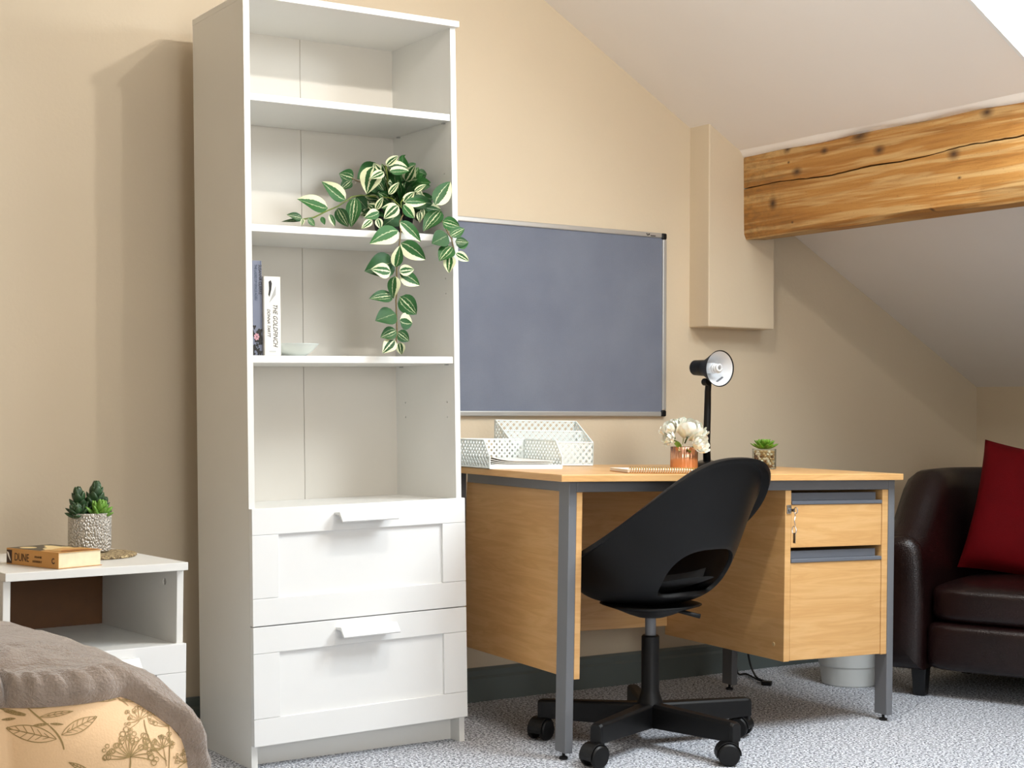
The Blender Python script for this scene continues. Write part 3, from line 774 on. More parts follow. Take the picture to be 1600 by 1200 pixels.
# desk lamp
ly = .50
pL = loc_hit(1105, 690, DK, 1, ly)
LX = pL.x
lp = empty('desk_lamp', D2(LX, ly), 'black desk lamp with a cone shade and spiral bulb', 'lamp')
obj('base', G().lathe([(0, 0), (.068, 0), (.070, .004), (.066, .012), (.03, .018), (.014, .022), (0, .022)], 40), 'black_gloss', lp, smooth=True)
LI = (DK @ TR(LX, ly, DH)).inverted()
def LPp(u, v, y): return LI @ (DK @ loc_hit(u, v, DK, 1, ly + y))
pts = [Vector((0, 0, .02)), LPp(1104, 690, 0), LPp(1105.5, 640, 0), LPp(1106, 612, -.004), LPp(1107, 600, -.02)]
obj('arm', G().tube(pts, [.0118, .0112, .0105, .0098, .009], 16), 'black_plastic', lp, smooth=True)
hc = LPp(1101, 578, -.03)       # back of the head
rim_c = LPp(1125, 576, -.085)
ax = (LI.to_3x3() @ ((CAM - (DK @ TR(LX, ly, DH)) @ rim_c).normalized() * .80 + rt * .62 + up * -.02)).normalized()
q = ax.to_track_quat('Z', 'Y').to_matrix().to_4x4()
HM = Matrix.Translation(rim_c) @ q
hd = obj('shade', G().lathe([(0, -.118), (.019, -.118), (.023, -.114), (.0245, -.070), (.0255, -.062), (.035, -.040), (.0535, -.002), (.0545, 0), (.0525, 0), (.0515, -.002), (.034, -.0395)], 48, HM), 'black_plastic', lp, smooth=True)
obj('shade_lining', G().lathe([(.0520, -.0015), (.0505, -.0035), (.034, -.037), (.0215, -.060), (.0, -.060)], 48, HM), 'lamp_white', hd, smooth=True)
obj('slot', G().prism([(-.014, -.003), (.014, -.003), (.014, .003), (-.014, .003)], 0, .0008, 'z'), 'steel_grey', hd).matrix_local = HM @ RZ(-58) @ TR(.0385, 0, -.0235) @ RY(-60) @ RZ(90)
bl = obj('bulb_base', G().lathe([(0, -.058), (.014, -.058), (.0165, -.05), (.0165, -.030), (.012, -.027), (0, -.027)], 28, HM), 'lamp_white', lp, smooth=True)
pp = []
for k in range(64):
    a = k * .30; tt = k / 63; r_ = .0112 * (1 if tt < .82 else max(.25, 1 - (tt - .82) * 4))
    pp.append(HM @ Vector((r_ * math.cos(a), r_ * math.sin(a), -.027 + .030 * tt)))
obj('spiral_tube', G().tube(pp, .0036, 8), 'lamp_white', bl, smooth=True)
obj('hinge', G().lathe([(0, -.012), (.011, -.012), (.011, .012), (0, .012)], 16, Matrix.Translation(LPp(1104, 597, -.025)) @ RX(90)), 'black_plastic', lp)
# small succulent in a glass of pebbles
ps = loc_hit(1194, 716, DK, 1, .36)
SX_ = ps.x
sg = empty('glass_pot', D2(SX_, .36), 'clear glass pot of tan pebbles topped with a small green succulent', 'plant')
gh, gr = .060, .0355
obj('glass', G().lathe([(0, 0), (gr - .002, 0), (gr, .002), (gr, gh), (gr - .0022, gh), (gr - .0022, .004), (0, .004)], 40), 'clear_glass', sg, smooth=False)
me_p = []
for mm in ('pebble_tan', 'pebble_white', 'pebble_brown'):
    bm = bmesh.new(); bmesh.ops.create_icosphere(bm, subdivisions=1, radius=1)
    for v_ in bm.verts: v_.co *= rl.uniform(.8, 1.15)
    me = bpy.data.meshes.new('pebble'); bm.to_mesh(me); bm.free()
    for p_ in me.polygons: p_.use_smooth = True
    me.materials.append(MATS[mm]); me_p.append(me)
for L in range(7):
    for k in range(15):
        a = 2 * math.pi * (k + .5 * (L % 2)) / 15 + rl.uniform(-.1, .1)
        o = mkobj('pebble', rl.choice(me_p), sg); rr_ = rl.uniform(.0042, .0056)
        o.scale = (rr_, rr_ * rl.uniform(.8, 1.2), rr_ * rl.uniform(.7, 1)); o.location = ((gr - .0085) * math.cos(a), (gr - .0085) * math.sin(a), .0095 + L * .0069); o.rotation_euler = (rl.random() * 3, rl.random() * 3, rl.random() * 3)
obj('soil', G().lathe([(0, .0045), (.0225, .0045), (.0225, .055), (0, .056)], 24), 'pebble_tan', sg)
def fleshy(M, L, wdt, th, mat, parent, name='leaf', curl=.25):
    rows = []
    for i in range(7):
        s = i / 6; k = math.sin(math.pi * min(.985, .10 + .885 * s)) ** .6
        c = Vector((0, L * s, curl * L * s * s)); rows.append([tuple(M @ (c + Vector((wdt * k * math.cos(a), 0, th * k * math.sin(a))))) for a in [j * math.pi / 4 for j in range(8)]])
    g = G(); b = 0
    for r_ in rows: g.v += r_
    for i in range(6):
        for j in range(8): g.f.append((i * 8 + j, i * 8 + (j + 1) % 8, (i + 1) * 8 + (j + 1) % 8, (i + 1) * 8 + j))
    g.f += [tuple(range(8)), tuple(48 + j for j in range(8))]
    return obj(name, g, mat, parent, smooth=True)
for L in range(4):
    n = (5, 8, 11, 13)[L]
    for k in range(n):
        a = 360 * (k + .5 * (L % 2)) / n + rl.uniform(-8, 8); el = (65, 42, 24, 8)[L]
        fleshy(TR(0, 0, .060 + .004 * (3 - L)) @ RZ(a) @ TR(0, .004, 0) @ RX(el), (.016, .024, .033, .040)[L], .0075, .003, 'moss_green', sg)

# ================================================================== OFFICE CHAIR
CX, CY = 1.013, -.750
ch = empty('office_chair', TR(CX, CY, 0), 'black plastic swivel chair on castors pushed up to the desk', 'chair')
hub = obj('hub', G().lathe([(0, .050), (.030, .050), (.036, .058), (.036, .105), (.032, .118), (.026, .135), (.0235, .145), (.0235, .285), (.021, .288), (.0, .288)], 28), 'black_plastic', ch, smooth=False, auto=35)
obj('gas_piston', G().lathe([(0, .28), (.0145, .28), (.0145, .37), (0, .37)], 24), 'steel_grey', ch, auto=40)
for a in (205, 277, 349, 61, 133):
    M = RZ(a)
    g = G(); x0, x1 = .022, .300
    sec = [(x0, .022, .050, .112), (x1 - .01, .0165, .057, .106), (x1, .015, .058, .103)]
    for (x, hw, z0, z1) in sec:
        g.v += [tuple(M @ Vector(p_)) for p_ in ((x, -hw, z0), (x, hw, z0), (x, hw, z1 - .006), (x, hw - .006, z1), (x, -hw + .006, z1), (x, -hw, z1 - .006))]
    for i in range(2):
        for j in range(6): g.f.append((i * 6 + j, i * 6 + (j + 1) % 6, (i + 1) * 6 + (j + 1) % 6, (i + 1) * 6 + j))
    g.f += [tuple(range(6)), tuple(12 + j for j in range(6))]
    leg = obj('star_leg', g, 'black_plastic', ch, bevel=.002)
    # twin-wheel castor
    sw = {205: 185, 277: 147, 349: 118, 61: 30, 133: 200}[a]
    CMx = M @ TR(.287, 0, 0) @ RZ(sw - a)
    cs = obj('castor', G().tube([tuple(CMx @ Vector((0, 0, .045))), tuple(CMx @ Vector((0, 0, .075)))], .006, 10), 'chrome', leg)
    hood = []
    for k in range(13):
        th2 = R(-15 + 200 * k / 12); hood.append((.012 + .0318 * math.cos(th2), .028 + .0318 * math.sin(th2)))
    inner = [(.012 + .0286 * math.cos(R(-15 + 200 * k / 12)), .028 + .0286 * math.sin(R(-15 + 200 * k / 12))) for k in range(12, -1, -1)]
    gh_ = G().prism(hood + inner, -.022, .022, 'y'); gh_.box(-.014, .014, -.010, .010, .03, .0585)
    gh_.v = [tuple(CMx @ Vector(v_)) for v_ in gh_.v]; obj('castor_hood', gh_, 'black_plastic', cs, bevel=.0015)
    for s_ in (-1, 1):
        obj('wheel', G().lathe([(0, .0125), (.018, .0125), (.0265, .014), (.0275, .017), (.0275, .024), (.024, .0275), (.008, .0285), (0, .0285)], 28, CMx @ TR(.012, 0, .0276) @ RX(90 * s_)), 'black_plastic', cs, auto=30)
# seat shell
CHR = RZ(7)
O = Vector((0, .03, .372))
FR, BKT = Vector((0, .255, .45)), Vector((0, -.290, .757))
def rim(phi):
    # phi = 0 back, pi front ; tilted rounded outline
    c, s = math.cos(phi), math.sin(phi)
    mid = (FR + BKT) / 2; half = (BKT - FR) / 2
    e = 2.05 + .55 * max(0, c) ** .6
    cc = math.copysign(abs(c) ** (2 / e), c); ss = math.copysign(abs(s) ** (2 / e), s)
    wd = .226
    p = mid + half * cc
    p = Vector((ss * wd, p.y, p.z))
    p.z += -.075 * (1 - c * c)           # the sides dip a little
    return p
def shell(phi, v):
    Rm = rim(phi); h = Vector((Rm.x, Rm.y - O.y, 0)); dz = Rm.z - O.z
    C1 = O + h * .80; back = max(0, math.cos(phi))
    C2 = O + h * .70 + Vector((0, 0, dz * .34))
    a = 1 - v
    return O * a ** 3 + C1 * (3 * a * a * v) + C2 * (3 * a * v * v) + Rm * v ** 3
def shell_full(phi, v):
    if v <= 1: return shell(phi, v)
    Rm = rim(phi); h = Vector((Rm.x, Rm.y - O.y, 0)).normalized(); q = (v - 1) / .06
    return Rm + h * (.024 * q) + Vector((0, 0, .004 * q - .006 * q * q))       # rolled flange round the rim
NU, NV = 160, 59
HOLE_V, HOLE_DV, HOLE_P = .475, .165, .74
def hole_f(phi, v):
    q = phi if phi < math.pi else phi - 2 * math.pi
    return (abs(q / (HOLE_P * (1 + .15 * (HOLE_V - v) / HOLE_DV)))) ** 3.6 + (abs((v - HOLE_V) / HOLE_DV)) ** 3.4
g = G(); UVs = []
for i in range(NU):
    for j in range(1, NV + 1):
        UVs.append([2 * math.pi * i / NU, j / 56 if j <= 56 else 1 + .02 * (j - 56)])
idx = lambda i, j: (i % NU) * NV + (j - 1)
inside = [hole_f(*q) < 1 for q in UVs]
faces = []
for i in range(NU):
    for j in range(1, NV):
        q = (idx(i, j), idx(i + 1, j), idx(i + 1, j + 1), idx(i, j + 1))
        if sum(inside[k] for k in q) <= 1 or q[0] % NV > 50: faces.append(q)
cnt = {}
for q in faces:
    for a in range(4):
        e = tuple(sorted((q[a], q[(a + 1) % 4]))); cnt[e] = cnt.get(e, 0) + 1
bnd = set()
for e, c in cnt.items():
    if c == 1:
        for k in e:
            if .08 < UVs[k][1] < .95: bnd.add(k)
for k in bnd:      # pull the ragged cut onto the true outline of the opening
    phi, v = UVs[k]; q = phi if phi < math.pi else phi - 2 * math.pi
    lo, hi = .3, 2.5
    for _ in range(40):
        m_ = (lo + hi) / 2
        if hole_f((q * m_) % (2 * math.pi), HOLE_V + (v - HOLE_V) * m_) < 1: lo = m_
        else: hi = m_
    UVs[k] = [q * lo, HOLE_V + (v - HOLE_V) * lo]
g.v = [tuple(CHR @ shell_full(a, b)) for a, b in UVs]
used = sorted({k for q in faces for k in q}); rem = {k: n for n, k in enumerate(used)}
g.v = [g.v[k] for k in used]; g.f = [tuple(rem[k] for k in q) for q in faces]
b0 = len(g.v); g.v.append(tuple(CHR @ O))
for i in range(NU): g.f.append((rem[idx(i, 1)], b0, rem[idx(i + 1, 1)]))
sh = obj('seat_shell', g, 'black_plastic', ch, smooth=True)
sd = sh.modifiers.new('thick', 'SOLIDIFY'); sd.thickness = .011; sd.offset = 0
bv = sh.modifiers.new('bev', 'BEVEL'); bv.width = .003; bv.segments = 2; bv.limit_method = 'ANGLE'; bv.angle_limit = R(50)
# black seat pad inside the shell, tilt plate and lever underneath
rows = []
for k in range(40):
    ph = 2 * math.pi * k / 40; rows.append([tuple(CHR @ (shell(ph, .04 + .55 * s) + Vector((0, 0, .020 + .012 * math.sin(math.pi * s)))) if math.cos(ph) < .2 else CHR @ (shell(ph, .04 + .36 * s) + Vector((0, 0, .020 + .012 * math.sin(math.pi * s))))) for s in (0, .25, .5, .75, 1)])
obj('seat_pad', G().grid(rows, True), 'rubber', ch, smooth=True)
g = G().lathe([(0, .336), (.035, .336), (.06, .344), (.095, .358), (.135, .371), (.12, .374), (0, .372)], 24); obj('seat_plate', g, 'black_plastic', ch, smooth=True)
def chp(u, v, d):   # a point at forward distance d
    r_ = ray(u, v); return CAM + r_ * (d / r_.dot(fw)) - Vector((CX, CY, 0))
dC = (Vector((CX, CY, .35)) - CAM).dot(fw)
obj('lever', G().tube([(0, 0, .362), chp(1040, 949, dC - .03), chp(1062, 955, dC - .06), chp(1094, 963, dC - .08)], [.005, .0045, .0055, .006], 8), 'black_plastic', ch, smooth=True)

# ================================================================== WASTE BIN, CABLE
wb = empty('waste_bin', TR(2.13, -.375, 0), 'pale grey plastic waste bin under the desk end', 'bin')
obj('body', G().lathe([(0, .004), (.080, .004), (.083, 0), (.086, .004), (.0925, .060), (.0945, .062), (.096, .064), (.113, .225), (.117, .226), (.117, .240), (.112, .240), (.110, .226), (.083, .012), (0, .010)], 48), 'bin_plastic', wb, auto=30)
cpts = [hit(1168, 1016, 1, -.10), hit(1173, 1040, 1, -.12), hit(1182, 1058, 2, .02), hit(1194, 1064, 2, .008), hit(1198, 1067, 2, .008)]
p2 = [hit(1150, 1030, 1, -.16), hit(1153, 1052, 2, .01), hit(1166, 1053, 2, .006), hit(1180, 1060, 2, .006), hit(1194, 1066, 2, .006)]
def smoothp(P, n=6):
    out = []
    for i in range(len(P) - 1):
        a = P[max(i - 1, 0)]; b = P[i]; c = P[i + 1]; d = P[min(i + 2, len(P) - 1)]
        for k in range(n):
            s = k / n; out.append(.5 * ((2 * b) + (c - a) * s + (2 * a - 5 * b + 4 * c - d) * s * s + (3 * b - a - 3 * c + d) * s ** 3))
    return out + [P[-1]]
P0 = cpts[-1]
cb = empty('power_cable', TR(P0.x, P0.y, 0), 'thin black cable with plug lying on carpet by the skirting', 'cable')
off = Vector((P0.x, P0.y, 0))
obj('cord', G().tube([q_ - off for q_ in smoothp(cpts)], .0032, 8).tube([q_ - off for q_ in smoothp(p2)], .0032, 8), 'rubber', cb, smooth=True)
obj('plug', G().box(-.012, .012, -.016, .016, .001, .014), 'black_plastic', cb, bevel=.003).rotation_euler = (0, 0, .6)
obj('pin', G().box(-.003, .003, .016, .032, .005, .008).box(-.010, -.006, .016, .030, .005, .008), 'chrome', cb).rotation_euler = (0, 0, .6)

# ================================================================== ARMCHAIR
AM = TR(2.545, -.815, 0) @ RZ(-66.7)
ac = empty('tub_armchair', AM, 'dark brown leather tub armchair in the corner by the low wall', 'armchair')
aw, T = .345, .058       # half-width of the centre line, half thickness
path = []
for k in range(9): path.append((-aw, -.30 + .36 * k / 8, -1, 0, k / 8 * .36))
for k in range(1, 24):
    a = math.pi * k / 24; path.append((-aw * math.cos(a), .06 + .27 * math.sin(a), -math.cos(a), math.sin(a), None))
for k in range(9): path.append((aw, .06 - .36 * k / 8, 1, 0, None))
rows = []
npt = len(path)
for i, (x, y, nx, ny, _) in enumerate(path):
    s = min(1, max(0, (y + .30) / .60)); s_ = min(1, s / .42); H = .515 + .180 * (s_ * s_ * (3 - 2 * s_)); zb = .085
    if s < .12: H -= .02 * (1 - s / .12) ** 2
    nn = Vector((nx, ny, 0)).normalized(); row = []
    flare = .015
    prof = [(-T, zb), (-T - .002, .30), (-T * .95, H - .07), (-T * .75, H - .028), (-T * .35, H - .006), (0, H), (T * .5 + flare, H - .006), (T + flare, H - .03), (T + flare + .006, H - .075), (T + .008, .30), (T, zb)]
    for (o_, z) in prof: row.append((x + nn.x * o_, y + nn.y * o_, z))
    rows.append(row)
gA = G().grid(rows)
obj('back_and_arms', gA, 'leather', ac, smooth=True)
for sgn in (-1, 1):        # padded arm fronts
    rows = []
    prof = [(-T, .085), (-T - .002, .30), (-T * .95, .425), (-T * .75, .467), (-T * .35, .489), (0, .495), (T * .5 + .015, .489), (T + .015, .465), (T + .021, .42), (T + .008, .30), (T, .085)]
    for q_, dy in ((1.0, 0), (1.0, -.012), (.9, -.026), (.62, -.036), (.2, -.040), (0, -.041)):
        row = []
        for (o_, z) in prof:
            row.append((sgn * (aw + .005 + (o_ - .005) * q_), -.30 + dy, .28 + (z - .28) * (1 - (1 - q_) * .35)))
        row.append(row[0]); rows.append(row)
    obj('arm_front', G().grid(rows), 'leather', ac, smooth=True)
def cushion_box(x0, x1, y0, y1, z0, z1, e=5, bulge=.012, n=14):
    cx, cy, cz = (x0 + x1) / 2, (y0 + y1) / 2, (z0 + z1) / 2; hx, hy, hz = (x1 - x0) / 2, (y1 - y0) / 2, (z1 - z0) / 2
    bm = bmesh.new(); bmesh.ops.create_cube(bm, size=2); bmesh.ops.subdivide_edges(bm, edges=bm.edges[:], cuts=n, use_grid_fill=True)
    g = G()
    for v_ in bm.verts:
        p = v_.co.copy(); nrm = (abs(p.x) ** e + abs(p.y) ** e + abs(p.z) ** e) ** (1 / e); p /= nrm
        b_ = bulge * (1 - p.x ** 2) * (1 - p.y ** 2)
        g.v.append((cx + p.x * hx, cy + p.y * hy, cz + p.z * hz + (b_ if p.z > 0 else -b_) * abs(p.z)))
    g.f = [tuple(v_.index for v_ in f.verts) for f in bm.faces]; bm.free(); return g
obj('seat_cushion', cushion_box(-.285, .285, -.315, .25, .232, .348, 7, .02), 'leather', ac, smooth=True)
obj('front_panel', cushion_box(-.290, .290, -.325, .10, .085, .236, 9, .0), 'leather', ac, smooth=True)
for x in (-.31, .31):
    for y in (-.27, .22):
        obj('leg', G().lathe([(0, 0), (.024, 0), (.026, .004), (.034, .087), (0, .087)], 4, TR(x, y, 0) @ RZ(45)), 'black_gloss', ac, bevel=.003)
for a in (-.30, -.10, .10, .30):      # stitched seams inside the back
    th3 = math.pi / 2 + a * 2.2; x, y = -(aw - T - .004) * math.cos(th3), .06 + (.27 - T - .003) * math.sin(th3)
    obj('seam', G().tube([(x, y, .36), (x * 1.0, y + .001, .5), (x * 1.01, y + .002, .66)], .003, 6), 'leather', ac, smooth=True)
# red cushion
def pillow(sz, th, n=22):
    g = G(); rows = {}
    for side in (1, -1):
        P = []
        for i in range(n + 1):
            row = []
            for j in range(n + 1):
                u, v_ = i / n * 2 - 1, j / n * 2 - 1
                ed = (1 - u ** 4) * (1 - v_ ** 4); pin = 1 - .07 * (1 - (u * u)) * abs(v_) ** 3; pin2 = 1 - .07 * (1 - v_ * v_) * abs(u) ** 3
                row.append((u * sz / 2 * pin2, side * th / 2 * max(0, ed) ** .55, v_ * sz / 2 * pin))
            P.append(row)
        g.grid(P)
    return g
cu = obj('cushion', pillow(.43, .15), 'cushion_red', smooth=True)
def armP(u, v, yl): return loc_hit(u, v, AM, 1, yl)
pc = armP(1503, 876, -.05)
cu.matrix_world = AM @ TR(pc.x + .215, .035, .350 + .205) @ RX(-14) @ RY(8)
tag(cu, 'plain deep red cushion propped on the leather armchair', 'cushion')

# ================================================================== BEDSIDE TABLE
NS = TR(-.6704, -.8047, 0) @ RZ(5.0)
ns = empty('bedside_table', NS, 'white bedside table with an open shelf beside the bed', 'bedside table')
NW, ND, NH = .394, .41, .5444
bx('table_top', (-.002, NW + .002, -.004, ND, NH - .017, NH), 'white_melamine', ns, bevel=.0012)
for x0 in (0, NW - .0155): 
    sp_ = bx('side_panel', (x0, x0 + .0155, .014, ND, 0, NH - .017), 'white_melamine', ns)
drill(sp_, G().tube([(NW - .02, .075, .497), (NW - .003, .075, .497)], .007, 18))
obj('back_panel', G().box(.016, NW - .016, ND - .006, ND - .003, .30, NH - .018), 'hardboard_brown', ns)
bx('shelf', (.0155, NW - .0155, .012, ND - .006, .352, .3685), 'white_melamine', ns)
bx('bottom_shelf', (.0155, NW - .0155, .016, ND - .006, .05, .066), 'white_melamine', ns)
bx('rail', (0, NW, -.003, .013, .309, .3705), 'white_foil', ns, bevel=.0012)
bx('rail', (0, NW, -.003, .013, .055, .115), 'white_foil', ns, bevel=.0012)
for a, b in ((0, .068), (NW - .068, NW)): bx('stile', (a, b, -.003, .013, .1155, .3085), 'white_foil', ns, bevel=.0012)
obj('handle', G().prism([(-.003, .352), (-.030, .354), (-.047, .334), (-.044, .3305), (-.027, .346), (-.003, .346)], .120, .274, 'x'), 'white_foil', ns, bevel=.001)
# objects on it
NT0 = NH + .0004
mt = obj('place_mat', G().lathe([(0, 0), (.104, 0), (.107, .002), (.107, .005), (.104, .0065), (0, .0065)], 48), 'woven_mat'); mt.matrix_world = NS @ TR(.274, .245, NT0)
tag(mt, 'round woven brown mat under the plant pot', 'place mat')
pp_ = loc_hit(140, 840, NS, 1, .27)
PXn = pp_.x
pt = empty('potted_succulent', NS @ TR(PXn, .27, NT0 + .007), 'green succulent in a dimpled silver-grey pot on the bedside table', 'plant')
obj('pot', G().lathe([(0, 0), (.040, 0), (.046, .004), (.0475, .012), (.0475, .087), (.0465, .088), (.044, .088), (.0435, .077), (0, .077)], 48), 'pot_texture', pt, auto=35)
obj('soil', G().lathe([(0, .081), (.044, .080)], 24), 'soil', pt)
def rosette(c, n_l, size, mat, stemh, lean=(0, 0), wd=.32):
    M = TR(*c) @ RX(lean[0]) @ RY(lean[1]); size *= 1.15
    obj('stem', G().tube([M @ Vector((0, 0, -.005)), M @ Vector((0, 0, stemh + .004))], .004, 8), 'succulent_dark', pt, smooth=True)
    for L in range(n_l):
        n = 5; z = stemh * (L / max(1, n_l - 1)) if stemh > .02 else .004 * L
        for k in range(n):
            a = 360 * (k + .5 * (L % 2)) / n + rl.uniform(-9, 9); el = 18 + 50 * L / max(1, n_l - 1) + rl.uniform(-6, 6)
            fleshy(M @ TR(0, 0, z) @ RZ(a) @ TR(0, .002, 0) @ RX(el), size * (1 - .35 * L / n_l), size * wd * (1 - .2 * L / n_l), size * .14, mat, pt)
rosette((.012, .008, .083), 5, .031, 'succulent_dark', .050, (0, 6), .36)
rosette((-.016, .012, .083), 4, .030, 'succulent_dark', .038, (0, -8), .32)
rosette((-.030, -.012, .082), 3, .026, 'succulent_dark', .014, (12, -22), .34)
rosette((.012, -.020, .082), 4, .030, 'succulent_light', .012, (24, 4), .24)
rosette((.030, .010, .082), 3, .022, 'succulent_dark', .022, (0, 14), .34)
# orange paperback
BM = NS @ TR(.113, .012, NT0) 
yawb = 14.5
DB = NS @ TR(.113, .012, NT0) @ RZ(yawb)
db = empty('paperback', DB, 'thick orange paperback with a desert cover lying on the bedside table', 'book')
bl_, bw_, bt = .178, .118, .0335       # x: along the fore-edge side (spine at x=0..), see below
# local: spine lies on plane x=0 running along +y ; pages show on plane y=0
obj('cover', G().box(0, .110, 0, .178, 0, .0012).box(0, .110, 0, .178, bt - .0012, bt).box(0, .0014, 0, .178, .0012, bt - .0012), 'spine_orange', db, bevel=.0004)
obj('pages', G().box(.0016, .107, .0025, .1755, .0014, bt - .0014), 'page_edges', db)
zt = bt + .0003
def cov(pts, dz=0): return [(x * .110, y * .178, zt + dz) for x, y in pts]
obj('sky_print', G().poly(cov([(.02, .36), (.35, .46), (.62, .30), (.98, .42), (.98, .985), (.02, .985)])), 'print_dark', db)
el = [(.26 + .15 * math.cos(a), .80 + .11 * math.sin(a)) for a in [k * .3927 for k in range(16)]]
obj('moon_print', G().poly(cov(el, .0002)), 'print_cream', db)
obj('rock_print', G().poly(cov([(.18, .40), (.30, .56), (.46, .60), (.52, .72), (.66, .80), (.74, .92), (.82, .80), (.80, .62), (.90, .56), (.84, .40), (.60, .28)], .0002)), 'print_cream', db)
obj('dune_print', G().poly(cov([(.12, .30), (.42, .42), (.70, .50), (.97, .30), (.97, .06), (.45, .10), (.12, .18)], .0004)), 'print_sand', db)
obj('foreground_print', G().poly(cov([(.10, .03), (.30, .20), (.62, .22), (.98, .10), (.98, .02)], .0006)), 'print_orange', db)
SPD = lambda y, z: TR(-.0004, y, z) @ RZ(-90) @ RX(90)
text('spine_lettering', 'DUNE', .0235, SPD(.150, .0085), 'ink_brown', db, .80)
text('spine_lettering', 'FRANK', .0064, SPD(.080, .0180), 'ink_brown', db, 1.25)
text('spine_lettering', 'HERBERT', .0064, SPD(.087, .0085), 'ink_brown', db, 1.25)
rg = G(); ring = []
for k in range(15): 
    a = R(50 + 280 * k / 14); ring.append((math.cos(a), math.sin(a)))
rg.poly([(-.0004, .016 - .0062 * c, .0155 + .0062 * s) for c, s in ring] + [(-.0004, .016 - .0036 * c, .0155 + .0036 * s) for c, s in ring[::-1]])
obj('publisher_mark', rg, 'ink_brown', db)
obj('spine_picture', G().poly([(-.0004, .177, .002), (-.0004, .158, .002), (-.0004, .158, .030), (-.0004, .177, .030)]), 'ink_brown', db)
obj('spine_picture_light', G().poly([(-.0007, .176, .027), (-.0007, .169, .024), (-.0007, .161, .006), (-.0007, .166, .010), (-.0007, .172, .018)]), 'paper', db)

# ================================================================== BED
BXR, BXL_, BY0, BY1 = -.752, -1.74, -1.745, -.06
bed = empty('bed', TR((BXR + BXL_) / 2, (BY0 + BY1) / 2, 0), 'low upholstered divan bed under the bedding', 'bed')
hxb, hyb = (BXR - BXL_) / 2, (BY1 - BY0) / 2
obj('divan_base', G().box(-hxb + .06, hxb - .06, -hyb + .06, hyb, .04, .20), 'bed_base_cloth', bed, bevel=.01)
obj('mattress', G().box(-hxb + .05, hxb - .05, -hyb + .05, hyb, .2005, .40), 'mattress_cloth', bed, bevel=.03)
for sx in (-1, 1):
    for sy in (-1, 1): obj('bed_foot', G().lathe([(0, 0), (.02, 0), (.025, .041), (0, .041)], 16, TR(sx * (hxb - .12), sy * (hyb - .12), 0)), 'black_plastic', bed)
def outline(x0, x1, y0, y1, rc, nc=40, ns_=26):
    P = []
    for (cx, cy, a0) in ((x1 - rc, y0 + rc, -90), (x1 - rc, y1 - rc, 0), (x0 + rc, y1 - rc, 90), (x0 + rc, y0 + rc, 180)):
        for k in range(nc + 1):
            a = R(a0 + 90 * k / nc); P.append((cx + rc * math.cos(a), cy + rc * math.sin(a), math.cos(a), math.sin(a)))
    out = []
    for i in range(len(P)):
        a, b = P[i], P[(i + 1) % len(P)]; d = math.hypot(b[0] - a[0], b[1] - a[1]); m = max(1, int(d / (.0045 if P[i][3] < -.05 and P[(i + 1) % len(P)][3] < -.05 else .02)))
        for k in range(m):
            s = k / m; out.append(tuple(a[q_] + (b[q_] - a[q_]) * s for q_ in range(4)))
    return out
OUT = outline(BXL_, BXR, BY0, BY1, .16)
RE, ZT = .150, .506
def prof(s):
    """arc-length s from the start of the rounding: returns (outward offset from outline, z, normal_out, normal_up)"""
    q_ = RE * math.pi / 2
    if s < 0: return (-RE + s, ZT, 0, 1)
    if s < q_:
        a = s / RE; return (-RE + RE * math.sin(a), ZT - RE + RE * math.cos(a), math.sin(a), math.cos(a))
    return (0, ZT - RE - (s - q_), 1, 0)
def bed_surface(o, s, off=0):
    d, z, no, nu = prof(s); x, y, nx, ny = o
    k = min(1, max(0, (-1.0 - y) / .45)); d += .150 * k * k * (3 - 2 * k) * max(0, nx) * min(1, max(0, s + .05) / .25)   # the bedding spreads out towards the foot corner
    return Vector((x + nx * (d + no * off), y + ny * (d + no * off), z + nu * off))
rows = []
S1 = RE * math.pi / 2 + .24
for i, o in enumerate(OUT):
    row = []
    for k in range(34):
        s = -.20 + (S1 + .20) * k / 33
        wv = .009 * math.sin(o[0] * 17 + 1.2) * max(0, s / S1) * max(0, -o[3])
        row.append(tuple(bed_surface(o, s, wv)))
    rows.append(row)
gD = G().grid(rows, True)
b_ = [i * 34 for i in range(len(OUT))]
gD.f.append(tuple(b_))
dv = obj('duvet', gD, 'duvet_peach', smooth=True)
tag(dv, 'peach duvet with olive botanical print hanging over the bed end', 'duvet')
# throw: covers the top and the right side, stops just over the foot edge
rows = []; NK = 40
acc = 0
for i, o in enumerate(OUT):
    if i: acc += math.hypot(o[0] - OUT[i - 1][0], o[1] - OUT[i - 1][1])
    frontness = max(0, -o[3]); side = 1 - frontness
    s_end = .135 + .34 * (max(0, min(1, (side - .40) / .55)) ** 1.0)
    scal = abs(math.sin(math.pi * acc / .026 + .6 * math.sin(acc * 30)))
    row = []
    for k in range(NK):
        q_ = k / (NK - 1); s = -.20 + (s_end + .20) * q_
        edge = max(0, (s - (s_end - .055)) / .055)
        thick = .018 + .020 * min(1, edge * 2.5) * scal ** .4 - .006 * edge * (1 - scal) ** 6 + .0035 * math.sin(o[0] * 60 + s * 90) * math.sin(o[1] * 47 + s * 33) * (1 - edge)
        s2 = s
        if k == NK - 1: thick = .0006
        elif k == NK - 2: thick *= .55
        elif k == NK - 3: thick *= .88; 
        row.append(tuple(bed_surface(o, min(s2, s_end - .004 * (NK - 1 - k == 0)), thick)))
    rows.append(row)
gT = G().grid(rows, True)
